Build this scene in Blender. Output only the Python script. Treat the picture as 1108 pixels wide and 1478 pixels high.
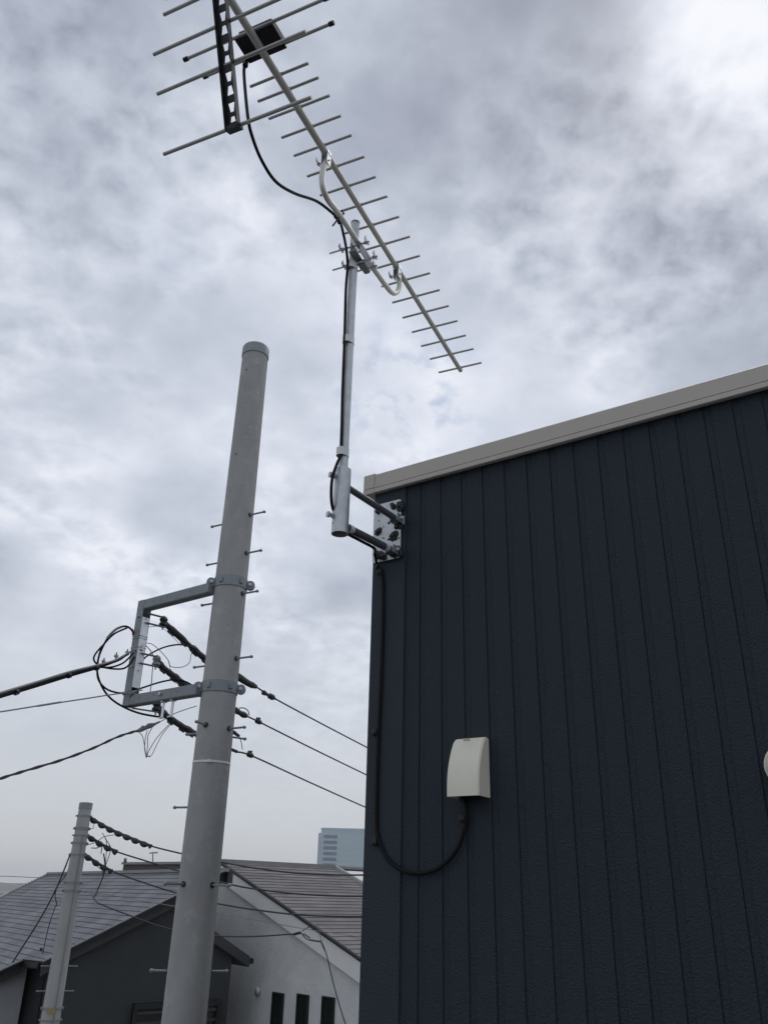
import bpy, bmesh, math, random
from mathutils import Vector, Matrix
random.seed(7)
for o in list(bpy.data.objects): bpy.data.objects.remove(o)
S = bpy.context.scene
COL = S.collection
V = Vector
# ------------------------------------------------------------------ camera
F, CX, CY, EYE = 1200.0, 554.0, 739.0, 6.2
upc = V((68, 2586, -1200)).normalized()
fc = V((0, 0, -1)); yc = (fc - upc * fc.dot(upc)).normalized(); xc = yc.cross(upc)
C = V((0, 0, EYE))
def ray(px, py):
    v = V((px - CX, CY - py, -F)) / F
    return V((xc.dot(v), yc.dot(v), upc.dot(v)))
def at(px, py, z): return C + ray(px, py) * z          # z = distance along the view axis
def hit(px, py, p, n):
    v = ray(px, py); return C + v * ((p - C).dot(n) / v.dot(n))
def hz(v): return V((v.x, v.y, 0)).normalized()
cam_d = bpy.data.cameras.new('camera'); cam = bpy.data.objects.new('camera', cam_d); COL.objects.link(cam)
cam.matrix_world = Matrix(((xc.x, xc.y, xc.z, 0), (yc.x, yc.y, yc.z, 0), (upc.x, upc.y, upc.z, EYE), (0, 0, 0, 1)))
cam_d.sensor_fit = 'VERTICAL'; cam_d.sensor_height = 24; cam_d.lens = 24 * F / 1478
cam_d.clip_start = 0.05; cam_d.clip_end = 8000
S.camera = cam
S.view_settings.view_transform = 'Standard'; S.view_settings.look = 'None'
S.view_settings.exposure = 0; S.view_settings.gamma = 1
# ------------------------------------------------------------------ world
SUN_EL, SUN_AZ = math.radians(52), math.radians(28)      # azimuth measured from +Y towards +X
W = bpy.data.worlds.new('World'); S.world = W; W.use_nodes = True
nt = W.node_tree; nt.nodes.clear()
def N(t, **k):
    n = nt.nodes.new(t)
    for a, b in k.items(): setattr(n, a, b)
    return n
def L(a, b): nt.links.new(a, b)
def math_(op, a, b=None, clamp=False):
    n = N('ShaderNodeMath', operation=op, use_clamp=clamp)
    for i, x in enumerate((a, b)):
        if x is None: continue
        if isinstance(x, (int, float)): n.inputs[i].default_value = x
        else: L(x, n.inputs[i])
    return n.outputs[0]
BG = 0.1
sky = N('ShaderNodeTexSky', sky_type='NISHITA', sun_disc=False, sun_elevation=SUN_EL, sun_rotation=SUN_AZ)
tc = N('ShaderNodeTexCoord')
nrm = N('ShaderNodeVectorMath', operation='NORMALIZE'); L(tc.outputs['Generated'], nrm.inputs[0])
sep = N('ShaderNodeSeparateXYZ'); L(nrm.outputs[0], sep.inputs[0])
zz = math_('ADD', math_('MAXIMUM', sep.outputs[2], 0.0), 0.30)
cmb = N('ShaderNodeCombineXYZ'); L(math_('DIVIDE', sep.outputs[0], zz), cmb.inputs[0]); L(math_('DIVIDE', sep.outputs[1], zz), cmb.inputs[1])
def noise(scale, detail, rough, off, dist=0.0):
    m = N('ShaderNodeMapping'); m.inputs['Location'].default_value = off; L(cmb.outputs[0], m.inputs[0])
    n = N('ShaderNodeTexNoise'); L(m.outputs[0], n.inputs['Vector'])
    n.inputs['Scale'].default_value = scale; n.inputs['Detail'].default_value = detail
    n.inputs['Roughness'].default_value = rough; n.inputs['Distortion'].default_value = dist
    return n.outputs['Fac']
n1 = noise(1.5, 8, 0.52, (3.1, 7.7, 0), 0.1)
def sstep(x, a, b):
    m = N('ShaderNodeMapRange', interpolation_type='SMOOTHSTEP'); L(x, m.inputs[0]); m.inputs[1].default_value = a; m.inputs[2].default_value = b; return m.outputs[0]
n2 = noise(4.6, 10, 0.56, (1.3, 2.2, 5), 0.15)
n3 = noise(15, 8, 0.6, (9.3, 4.2, 2), 0.2)
def sstep(x, a, b):
    m = N('ShaderNodeMapRange', interpolation_type='SMOOTHSTEP'); L(x, m.inputs[0]); m.inputs[1].default_value = a; m.inputs[2].default_value = b; return m.outputs[0]
# rounded cloud bellies: smooth cells on warped coordinates, darker in the middle, brighter where the deck thins between them
def warped(wscale, wamt, off):
    m = N('ShaderNodeMapping'); m.inputs['Location'].default_value = off; L(cmb.outputs[0], m.inputs[0])
    n = N('ShaderNodeTexNoise'); n.inputs['Scale'].default_value = wscale; n.inputs['Detail'].default_value = 6; n.inputs['Roughness'].default_value = .55; L(m.outputs[0], n.inputs['Vector'])
    s_ = N('ShaderNodeVectorMath', operation='SUBTRACT'); L(n.outputs['Color'], s_.inputs[0]); s_.inputs[1].default_value = (.5, .5, .5)
    k = N('ShaderNodeVectorMath', operation='SCALE'); L(s_.outputs[0], k.inputs[0]); k.inputs['Scale'].default_value = wamt
    a = N('ShaderNodeVectorMath', operation='ADD'); L(m.outputs[0], a.inputs[0]); L(k.outputs[0], a.inputs[1]); return a.outputs[0]
def cells(vec, scale, sm):
    v = N('ShaderNodeTexVoronoi', feature='SMOOTH_F1', voronoi_dimensions='2D'); L(vec, v.inputs['Vector']); v.inputs['Scale'].default_value = scale; v.inputs['Smoothness'].default_value = sm
    return v.outputs['Distance']
c1 = cells(warped(2.2, .8, (2.3, 5.1, 0)), 2.7, .6)
c2 = cells(warped(5.5, .38, (7.7, 1.2, 0)), 7, .5)
c3 = cells(warped(15, .13, (4.4, 8.8, 0)), 19, .5)
dens = math_('ADD', math_('MULTIPLY', math_('SUBTRACT', n1, 0.5), 0.95), math_('MULTIPLY', math_('SUBTRACT', c1, 0.40), 0.30))
dens = math_('ADD', dens, math_('MULTIPLY', math_('SUBTRACT', c2, 0.40), 0.085))
dens = math_('ADD', dens, math_('MULTIPLY', math_('SUBTRACT', n2, 0.5), 0.34))
# small ragged cloudlets where the deck is thin
thin = sstep(math_('ADD', n1, math_('MULTIPLY', c1, .25)), .50, .70)
dens = math_('ADD', dens, math_('MULTIPLY', math_('SUBTRACT', c3, 0.42), math_('ADD', math_('MULTIPLY', thin, .22), .02)))
dens = math_('ADD', dens, math_('MULTIPLY', math_('MULTIPLY', math_('SUBTRACT', n3, 0.5), 0.5), thin))
up_f = math_('MULTIPLY', math_('SUBTRACT', sep.outputs[2], 0.02), 3.2, True)      # cloud relief fades towards the horizon
dens = math_('MULTIPLY', dens, up_f)
lum = math_('ADD', dens, 0.705)
# big thick and thin places of this cloud deck
LOBES = [(930, 220, -.20, .20), (620, 150, -.17, .16), (800, 90, -.08, .10), (980, 400, -.15, .13), (620, 580, .20, .15), (400, 400, .07, .14), (200, 620, .10, .16),
         (150, 820, .06, .12), (90, 960, .07, .10), (850, 540, .07, .10), (1090, 50, .34, .09), (990, 25, .16, .05), (60, 60, -.17, .22), (250, 260, -.07, .12), (830, 320, .17, .035), (230, 490, -.06, .08), (60, 330, -.03, .1)]
for px, py, amt, wd_ in LOBES:
    d = ray(px, py).normalized()
    dn = N('ShaderNodeVectorMath', operation='DOT_PRODUCT'); L(nrm.outputs[0], dn.inputs[0]); dn.inputs[1].default_value = d
    g = math_('EXPONENT', math_('MULTIPLY', math_('SUBTRACT', dn.outputs['Value'], 1.0), 2.0 / (wd_ * wd_)))
    lum = math_('ADD', lum, math_('MULTIPLY', g, amt))
ramp = N('ShaderNodeValToRGB'); L(lum, ramp.inputs[0])
cr = ramp.color_ramp
def s2l(c): return tuple((x / 255 / 12.92 if x / 255 <= .04045 else ((x / 255 + .055) / 1.055) ** 2.4) for x in c) + (1,)
cr.elements[0].position = 0.22; cr.elements[0].color = s2l((124, 129, 145))
cr.elements[1].position = 0.95; cr.elements[1].color = s2l((244, 247, 254))
for p, c in ((.40, (154, 160, 176)), (.55, (183, 190, 204)), (.70, (208, 214, 226)), (.82, (226, 231, 242))):
    e = cr.elements.new(p); e.color = s2l(c)
# a few faint blue openings low over the roof edge, where the deck is thinnest
gsum = None
for px, py, wd_ in ((590, 570, .085), (250, 330, .05)):
    dn = N('ShaderNodeVectorMath', operation='DOT_PRODUCT'); L(nrm.outputs[0], dn.inputs[0]); dn.inputs[1].default_value = ray(px, py).normalized()
    g = math_('EXPONENT', math_('MULTIPLY', math_('SUBTRACT', dn.outputs['Value'], 1.0), 2.0 / (wd_ * wd_)))
    gsum = g if gsum is None else math_('ADD', gsum, math_('MULTIPLY', g, .4))
gap = math_('MULTIPLY', math_('MULTIPLY', sstep(n3, .46, .66), gsum), .75, True)
mixb = N('ShaderNodeMix', data_type='RGBA'); L(gap, mixb.inputs[0]); L(ramp.outputs[0], mixb.inputs[6]); mixb.inputs[7].default_value = s2l((160, 178, 210))
hzf = math_('SUBTRACT', 1.0, math_('MULTIPLY', sep.outputs[2], 3.0, True), True)
mixh = N('ShaderNodeMix', data_type='RGBA'); L(math_('MULTIPLY', hzf, 0.85), mixh.inputs[0]); L(mixb.outputs[2], mixh.inputs[6]); mixh.inputs[7].default_value = s2l((207, 210, 213))
scl = N('ShaderNodeVectorMath', operation='SCALE'); L(mixh.outputs[2], scl.inputs[0]); scl.inputs['Scale'].default_value = 1 / BG
mixs = N('ShaderNodeMix', data_type='RGBA'); mixs.inputs[0].default_value = 0.93
L(sky.outputs[0], mixs.inputs[6]); L(scl.outputs[0], mixs.inputs[7])
bgn = N('ShaderNodeBackground'); L(mixs.outputs[2], bgn.inputs[0]); bgn.inputs[1].default_value = BG
wo = N('ShaderNodeOutputWorld'); L(bgn.outputs[0], wo.inputs[0])
# ------------------------------------------------------------------ sun
sd = bpy.data.lights.new('sun', 'SUN'); sd.energy = 0.7; sd.angle = math.radians(18); sd.color = (1, .96, .9)
so = bpy.data.objects.new('sun', sd); COL.objects.link(so)
sdir = V((math.sin(SUN_AZ) * math.cos(SUN_EL), math.cos(SUN_AZ) * math.cos(SUN_EL), math.sin(SUN_EL)))
so.rotation_euler = sdir.to_track_quat('Z', 'Y').to_euler()

# ------------------------------------------------------------------ materials
def mat(name, col, rough=.6, metal=0., var=.12, vs=8., bump=0., bs=60., streak=None, col2=None, fac2=(.5, .7), s2=3., det=6, bd=.002, spec=.5):
    m = bpy.data.materials.new(name); m.use_nodes = True; t = m.node_tree; b = t.nodes['Principled BSDF']
    b.inputs['Roughness'].default_value = rough; b.inputs['Metallic'].default_value = metal
    b.inputs['Specular IOR Level'].default_value = spec
    tc = t.nodes.new('ShaderNodeTexCoord'); mp = t.nodes.new('ShaderNodeMapping'); t.links.new(tc.outputs['Object'], mp.inputs[0])
    if streak: mp.inputs['Scale'].default_value = streak
    nz = t.nodes.new('ShaderNodeTexNoise'); nz.inputs['Scale'].default_value = vs; nz.inputs['Detail'].default_value = det; nz.inputs['Roughness'].default_value = .65
    t.links.new(mp.outputs[0], nz.inputs['Vector'])
    mr = t.nodes.new('ShaderNodeMapRange'); mr.inputs[1].default_value = .3; mr.inputs[2].default_value = .7; mr.inputs[3].default_value = 1 - var; mr.inputs[4].default_value = 1 + var
    t.links.new(nz.outputs['Fac'], mr.inputs[0])
    vm = t.nodes.new('ShaderNodeVectorMath'); vm.operation = 'SCALE'; vm.inputs[0].default_value = col[:3]; t.links.new(mr.outputs[0], vm.inputs['Scale'])
    out = vm.outputs[0]
    if col2:
        n2 = t.nodes.new('ShaderNodeTexNoise'); n2.inputs['Scale'].default_value = s2; n2.inputs['Detail'].default_value = 8; n2.inputs['Roughness'].default_value = .7
        t.links.new(tc.outputs['Object'], n2.inputs['Vector'])
        r2 = t.nodes.new('ShaderNodeMapRange'); r2.inputs[1].default_value = fac2[0]; r2.inputs[2].default_value = fac2[1]; t.links.new(n2.outputs['Fac'], r2.inputs[0])
        mx = t.nodes.new('ShaderNodeMix'); mx.data_type = 'RGBA'; t.links.new(r2.outputs[0], mx.inputs[0]); t.links.new(out, mx.inputs[6]); mx.inputs[7].default_value = tuple(col2[:3]) + (1,)
        out = mx.outputs[2]
    t.links.new(out, b.inputs['Base Color'])
    rr = t.nodes.new('ShaderNodeMapRange'); rr.inputs[3].default_value = max(0, rough - .08); rr.inputs[4].default_value = min(1, rough + .1); t.links.new(nz.outputs['Fac'], rr.inputs[0]); t.links.new(rr.outputs[0], b.inputs['Roughness'])
    if bump:
        nb = t.nodes.new('ShaderNodeTexNoise'); nb.inputs['Scale'].default_value = bs; nb.inputs['Detail'].default_value = 3
        t.links.new(tc.outputs['Object'], nb.inputs['Vector'])
        bp = t.nodes.new('ShaderNodeBump'); bp.inputs['Strength'].default_value = bump; bp.inputs['Distance'].default_value = bd
        t.links.new(nb.outputs['Fac'], bp.inputs['Height']); t.links.new(bp.outputs[0], b.inputs['Normal'])
    return m
def slate_mat(name, c1, c2, mortar, w, h, sq=2):
    m = bpy.data.materials.new(name); m.use_nodes = True; t = m.node_tree; b = t.nodes['Principled BSDF']; b.inputs['Roughness'].default_value = .75
    b.inputs['Specular IOR Level'].default_value = .3
    tc = t.nodes.new('ShaderNodeTexCoord'); br = t.nodes.new('ShaderNodeTexBrick'); t.links.new(tc.outputs['Object'], br.inputs['Vector'])
    br.inputs['Color1'].default_value = c1 + (1,); br.inputs['Color2'].default_value = c2 + (1,); br.inputs['Mortar'].default_value = mortar + (1,)
    br.inputs['Scale'].default_value = 1; br.inputs['Brick Width'].default_value = w; br.inputs['Row Height'].default_value = h
    br.inputs['Mortar Size'].default_value = .004 * (w / .45) ** 2; br.inputs['Mortar Smooth'].default_value = .3; br.offset = .5
    nz = t.nodes.new('ShaderNodeTexNoise'); nz.inputs['Scale'].default_value = 1.6; nz.inputs['Detail'].default_value = 8; t.links.new(tc.outputs['Object'], nz.inputs['Vector'])
    mr = t.nodes.new('ShaderNodeMapRange'); mr.inputs[1].default_value = .3; mr.inputs[2].default_value = .7; mr.inputs[3].default_value = .82; mr.inputs[4].default_value = 1.18; t.links.new(nz.outputs['Fac'], mr.inputs[0])
    vm = t.nodes.new('ShaderNodeVectorMath'); vm.operation = 'SCALE'; t.links.new(br.outputs['Color'], vm.inputs[0]); t.links.new(mr.outputs[0], vm.inputs['Scale']); t.links.new(vm.outputs[0], b.inputs['Base Color'])
    return m
M_ = {}
M_['concrete'] = mat('pole_concrete', (.33, .33, .322), .85, 0, .14, 6, .5, 120, col2=(.45, .45, .43), fac2=(.54, .74), s2=11, streak=(1, 1, .35))
M_['concrete2'] = mat('far_pole_concrete', (.34, .34, .33), .85, 0, .15, 4, .3, 60, streak=(1, 1, .3))
M_['galv'] = mat('galvanised_steel', (.50, .52, .54), .5, .75, .16, 30, .12, 200, bd=.0006)
M_['galv_matt'] = mat('matt_galvanised_steel', (.25, .27, .285), .6, .35, .12, 18, .15, 150, bd=.0008)
M_['galv_dark'] = mat('dark_steel_tube', (.13, .14, .15), .5, .3, .1, 18)
M_['galv_bright'] = mat('bright_zinc_steel', (.66, .68, .70), .4, .85, .12, 35, .08, 200, bd=.0005)
M_['alu'] = mat('beige_coated_aluminium', (.50, .49, .44), .5, .15, .05, 20)
M_['alu_rod'] = mat('dull_aluminium_rod', (.42, .415, .40), .5, .3, .06, 20)
M_['bow'] = mat('pale_aluminium_tube', (.66, .645, .59), .42, .35, .06, 20)
M_['black'] = mat('black_plastic', (.012, .012, .014), .45, 0, .2, 20, spec=.35)
M_['rubber'] = mat('black_cable_rubber', (.006, .006, .007), .6, 0, .2, 40, spec=.2)
M_['cover'] = mat('weathered_black_sleeve', (.03, .031, .036), .65, 0, .5, 25, .5, 40, bd=.006)
M_['wire'] = mat('grey_black_wire', (.035, .035, .04), .6, 0, .15, 10)
M_['wire_l'] = mat('pale_grey_wire', (.22, .22, .22), .6, 0, .15, 10)
M_['siding'] = mat('dark_navy_metal_siding', (.0178, .0272, .0385), .62, 0, .09, 2.5, 1.0, 210, det=8, bd=.0055, spec=.35)
M_['trim'] = mat('navy_corner_trim', (.020, .0305, .042), .6, 0, .06, 3, .9, 210, bd=.004, spec=.35)
M_['coping'] = mat('taupe_painted_metal', (.46, .42, .375), .45, 0, .04, 3)
M_['ivory'] = mat('ivory_plastic', (.74, .71, .60), .55, 0, .05, 9, .05, 60, col2=(.52, .51, .45), fac2=(.6, .85), s2=9, bd=.0005)
M_['seal'] = mat('black_sealant', (.008, .008, .009), .5, 0, .3, 40, .6, 80, bd=.004)
M_['tape'] = mat('translucent_grey_tape', (.66, .69, .69), .4, 0, .05, 30)
M_['white'] = mat('white_plastic', (.72, .72, .70), .5, 0, .05, 30)
M_['slateA'] = slate_mat('blue_grey_slate', (.170, .174, .188), (.122, .126, .138), (.105, .108, .118), .45, .158)
M_['slateB'] = slate_mat('brown_grey_slate', (.178, .168, .170), (.128, .120, .124), (.108, .102, .106), .45, .18)
M_['ridge'] = mat('grey_ridge_metal', (.26, .26, .26), .6, .2, .1, 3)
M_['wallA'] = mat('charcoal_render', (.045, .049, .049), .9, 0, .12, 2, .8, 60, bd=.006)
M_['fasciaA'] = mat('charcoal_fascia', (.045, .047, .05), .7, 0, .08, 2)
M_['wallB'] = mat('light_grey_stucco', (.68, .69, .68), .9, 0, .10, 3, .9, 35, bd=.012, det=9)
M_['wallA2'] = mat('pale_grey_board', (.36, .37, .38), .85, 0, .12, 3, .5, 30, bd=.01)
M_['fasciaB'] = mat('white_painted_fascia', (.80, .80, .78), .6, 0, .05, 2)
M_['dark'] = mat('dark_bronze_frame_and_shade', (.012, .013, .014), .5, 0, .1, 5)
M_['glass'] = mat('dark_window_glass', (.015, .02, .018), .12, 0, .1, 1)
M_['asphalt'] = mat('pale_paved_ground', (.15, .15, .145), .9, 0, .2, 3, .4, 80)
M_['hill'] = mat('wooded_hill', (.035, .05, .035), .95, 0, .35, .02)
M_['leaf'] = mat('tree_leaves', (.05, .075, .03), .7, 0, .5, 3)
M_['bark'] = mat('bark', (.08, .065, .05), .9, 0, .3, 6)
M_['orange'] = mat('orange_tape', (.36, .24, .09), .6, 0, .15, 20)
M_['red'] = mat('red_heatshrink', (.18, .02, .03), .5, 0, .1, 20)
M_['brownwall'] = mat('brown_parapet_cladding', (.085, .075, .07), .85, 0, .12, 2)
M_['tower_glass'] = mat('pale_blue_curtain_glass', (.36, .48, .53), .3, .0, .10, .03)
M_['tower_grid'] = slate_mat('curtain_wall_grid', (.40, .51, .55), (.37, .48, .53), (.48, .58, .62), 3.0, 3.9)
M_['tower_dark'] = mat('dark_louvre_bands', (.12, .18, .24), .4, 0, .1, .05)
M_['tower_white'] = mat('pale_tower_cladding', (.42, .50, .55), .6, 0, .05, .05)

# ------------------------------------------------------------------ builders
def empty(name, loc, label, cat, group=None):
    o = bpy.data.objects.new(name, None); COL.objects.link(o); o.location = loc; o['label'] = label; o['category'] = cat
    o.empty_display_size = .1
    if group: o['group'] = group
    return o
def wloc(o):
    p = V((0, 0, 0))
    while o: p = p + o.location; o = o.parent
    return p
def obj(name, bm, m, parent=None, label=None, cat=None, group=None, kind=None, smooth=True, origin=None, frame=None, ang=35, bev=0):
    if bev: 
        bmesh.ops.remove_doubles(bm, verts=bm.verts, dist=1e-6)
        bmesh.ops.bevel(bm, geom=[e for e in bm.edges if e.is_manifold and e.calc_face_angle(0) > .6], offset=bev, segments=2, affect='EDGES', clamp_overlap=True)
    me = bpy.data.meshes.new(name); o = bpy.data.objects.new(name, me); COL.objects.link(o)
    bmesh.ops.recalc_face_normals(bm, faces=bm.faces)
    if frame is not None:                      # local frame (4x4) for surfaces whose pattern follows their own axes
        bm.transform(frame.inverted()); o.matrix_world = frame
        if parent:
            o.parent = parent; o.matrix_parent_inverse = Matrix.Translation(-wloc(parent))
    else:
        if parent: base = wloc(parent); o.parent = parent
        else:
            if origin is None:
                n = len(bm.verts); base = V((sum(v.co.x for v in bm.verts) / n, sum(v.co.y for v in bm.verts) / n, min(v.co.z for v in bm.verts)))
            else: base = V(origin)
            o.location = base
        bm.transform(Matrix.Translation(-base))
    bm.to_mesh(me); bm.free(); me.materials.append(m)
    if smooth:
        for p in me.polygons: p.use_smooth = True
        try: me.set_sharp_from_angle(angle=math.radians(ang))
        except Exception: pass
    if label: o['label'] = label
    if cat: o['category'] = cat
    if group: o['group'] = group
    if kind: o['kind'] = kind
    return o
def B(): return bmesh.new()
def box(bm, c, ax, ay, az):
    """half-axis vectors"""
    vs = [bm.verts.new(c + ax * i + ay * j + az * k) for i in (-1, 1) for j in (-1, 1) for k in (-1, 1)]
    for f in ((0, 1, 3, 2), (4, 6, 7, 5), (0, 4, 5, 1), (2, 3, 7, 6), (0, 2, 6, 4), (1, 5, 7, 3)): bm.faces.new([vs[i] for i in f])
    return bm
def tube(bm, pts, r, n=10, caps=True, flat=None):
    pts = [V(p) for p in pts]; m = len(pts); rs = r if isinstance(r, (list, tuple)) else [r] * m
    t0 = (pts[1] - pts[0]).normalized(); ref = V((0, 0, 1)) if abs(t0.z) < .9 else V((1, 0, 0))
    u = t0.cross(ref).normalized(); rings = []
    for i, p in enumerate(pts):
        t = (pts[min(i + 1, m - 1)] - pts[max(i - 1, 0)]).normalized()
        u = (u - t * u.dot(t)).normalized(); w = t.cross(u)
        rings.append([bm.verts.new(p + (u * math.cos(2 * math.pi * k / n) + w * math.sin(2 * math.pi * k / n)) * rs[i]) for k in range(n)])
    for a, b in zip(rings, rings[1:]):
        for k in range(n): bm.faces.new((a[k], a[(k + 1) % n], b[(k + 1) % n], b[k]))
    if caps: bm.faces.new(rings[0][::-1]); bm.faces.new(rings[-1])
    return bm
def pipe(bm, a, b, ro, ri, n=24):
    a, b = V(a), V(b); t = (b - a).normalized(); ref = V((0, 0, 1)) if abs(t.z) < .9 else V((1, 0, 0)); u = t.cross(ref).normalized(); w = t.cross(u)
    R_ = [[bm.verts.new(p + (u * math.cos(2 * math.pi * k / n) + w * math.sin(2 * math.pi * k / n)) * r) for k in range(n)] for p, r in ((a, ro), (b, ro), (b, ri), (a, ri))]
    for i in range(4):
        x, y = R_[i], R_[(i + 1) % 4]
        for k in range(n): bm.faces.new((x[k], x[(k + 1) % n], y[(k + 1) % n], y[k]))
    return bm
def smooth_path(pts, k=8):
    pts = [V(p) for p in pts]; P = [pts[0] * 2 - pts[1]] + pts + [pts[-1] * 2 - pts[-2]]; out = []
    for i in range(1, len(P) - 2):
        a, b, c, d = P[i - 1], P[i], P[i + 1], P[i + 2]
        for j in range(k):
            t = j / k
            out.append(.5 * ((2 * b) + (c - a) * t + (2 * a - 5 * b + 4 * c - d) * t * t + (3 * b - a - 3 * c + d) * t ** 3))
    out.append(pts[-1]); return out
def prism(bm, poly, ext):
    """closed planar polygon (list of Vectors) extruded by ext"""
    a = [bm.verts.new(p) for p in poly]; b = [bm.verts.new(p + ext) for p in poly]; n = len(poly)
    bm.faces.new(a[::-1]); bm.faces.new(b)
    for i in range(n): bm.faces.new((a[i], a[(i + 1) % n], b[(i + 1) % n], b[i]))
    return bm
def ball(bm, c, r, sub=2, jit=0, sc=(1, 1, 1)):
    g = bmesh.ops.create_icosphere(bm, subdivisions=sub, radius=1)
    for v in g['verts']:
        j = 1 + random.uniform(-jit, jit)
        v.co = V((v.co.x * sc[0] * r * j, v.co.y * sc[1] * r * j, v.co.z * sc[2] * r * j)) + c
    return bm
Z = V((0, 0, 1))

# ------------------------------------------------------------------ shared directions
wd = hz(ray(-1430, 1244))                  # along the navy wall, away from the camera
nin = V((wd.y, -wd.x, 0));  nin = nin if nin.dot(hz(ray(1427, 1319))) > 0 else -nin     # into the wall
MA = at(495, 725, 2.62); MA.z = 7.327; MX = V((-.135, 2.365, 0))
WP = V((MX.x, MX.y, 7.3)) + nin * .36
def wall(px, py, off=0.): return hit(px, py, WP - nin * off, nin)
def sco(p): return -(p - WP).dot(wd)        # coordinate along the wall, growing to the right
def wpt(s, z, off=0.): p = WP - wd * s - nin * off; return V((p.x, p.y, z))

# ------------------------------------------------------------------ ground
bm = B(); g = bmesh.ops.create_grid(bm, x_segments=8, y_segments=8, size=3000)
obj('ground', bm, M_['asphalt'], kind='structure', smooth=False, origin=(0, 0, 0))

# ------------------------------------------------------------------ navy building
S0 = sco(wall(538, 860)); S_TRIM = sco(wall(583, 1000)); S_FIRST = .073; PER = .0805; S1 = 6.5; DEEP = 7.0
ZT = 7.545
bld = empty('clad_building', wpt(S0, 0), 'dark navy building in ribbed metal siding with a taupe roof edge', 'building')
bm = B()
prof = [(S_TRIM + .001, 0)]
k = 0; s = S_FIRST
while s < S1 - .1:
    if s > S_TRIM + .01:
        prof += [(s - .0012, 0), (s, -.0042), (s + .0010, -.0042), (s + .0020, -.0028), (s + .0200, -.0030), (s + .0235, 0)]
    s += PER
prof.append((S1, 0))
zs = [0, ZT + .01]
ring = [[bm.verts.new(wpt(a, z, d)) for a, d in prof] for z in zs]
for i in range(len(prof) - 1): bm.faces.new((ring[0][i], ring[0][i + 1], ring[1][i + 1], ring[1][i]))
obj('front_siding', bm, M_['siding'], bld, ang=20)
bm = B()   # the three other walls
def side(p, q): 
    a = [bm.verts.new(V((p.x, p.y, 0))), bm.verts.new(V((q.x, q.y, 0))), bm.verts.new(V((q.x, q.y, ZT + .01))), bm.verts.new(V((p.x, p.y, ZT + .01)))]; bm.faces.new(a)
c0 = wpt(S0 + .012, 0, -.014); c1 = c0 + nin * DEEP; c3 = wpt(S1, 0, 0); c2 = c3 + nin * DEEP
side(c0, c1); side(c1, c2); side(c2, c3)
obj('side_wall', bm, M_['siding'], bld)
bm = B()   # corner trim: an L of folded sheet, a little proud of the siding
t = .006
poly = [wpt(S0, 0, t), wpt(S_TRIM - .002, 0, t), wpt(S_TRIM, 0, t - .003), wpt(S_TRIM, 0, -.012), wpt(S0 + .010, 0, -.012), wpt(S0 + .010, 0, -.10), wpt(S0, 0, -.10)]
prism(bm, poly, Z * (ZT + .006)); obj('corner_trim', bm, M_['trim'], bld)
bm = B()   # coping: folded profile along the wall
ZC = hit(534, 686.5, WP - nin * .023, nin).z; ZL = hit(538, 711.5, WP - nin * .0255, nin).z
hC = ZC - ZL
cp = [(-.30, ZC + .010), (.019, ZC), (.023, ZC - .004), (.0235, ZL + hC * .275), (.017, ZL + hC * .262), (.017, ZL + hC * .245), (.025, ZL + hC * .232), (.0255, ZL + .002), (.023, ZL), (.0075, ZL + .001), (.0075, ZL + .012), (-.30, ZL + .012)]
a = [bm.verts.new(wpt(S0 - .004, z, o)) for o, z in cp]; b = [bm.verts.new(wpt(S1 + .05, z, o)) for o, z in cp]
for i in range(len(cp)): bm.faces.new((a[i], a[(i + 1) % len(cp)], b[(i + 1) % len(cp)], b[i]))
bm.faces.new(a[::-1]); bm.faces.new(b)
obj('coping', bm, M_['coping'], bld, ang=20)
bm = B()   # side coping and its raised corner piece
cap = [(-.05, ZC + .013), (.022, ZC + .004), (.0265, ZC - .002), (.0265, ZL + hC * .275), (.022, ZL + hC * .26), (.022, ZL + hC * .245), (.028, ZL + hC * .23), (.028, ZL - .001), (.0105, ZL - .001), (.0105, ZL + .008), (-.05, ZL + .008)]
a = [bm.verts.new(wpt(S0 - .038, z, o)) for o, z in cap]; b = [bm.verts.new(wpt(S0 + .008, z, o)) for o, z in cap]
for i in range(len(cap)): bm.faces.new((a[i], a[(i + 1) % len(cap)], b[(i + 1) % len(cap)], b[i]))
bm.faces.new(a[::-1]); bm.faces.new(b)
cc = obj('corner_cap', bm, M_['coping'], bld, ang=20, bev=.0012)
bm = B(); box(bm, wpt(S0 - .020, (ZC + ZL) / 2, -DEEP / 2 - .055), wd * .018, nin * DEEP / 2, Z * hC / 2); obj('side_coping', bm, M_['coping'], bld)
bm = B(); q = wpt((S0 + S1) / 2, ZC - .03, -.3 - (DEEP - .3) / 2); box(bm, q, wd * ((S1 - S0) / 2), nin * ((DEEP - .3) / 2), Z * .01); obj('flat_roof', bm, M_['ridge'], bld)

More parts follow.
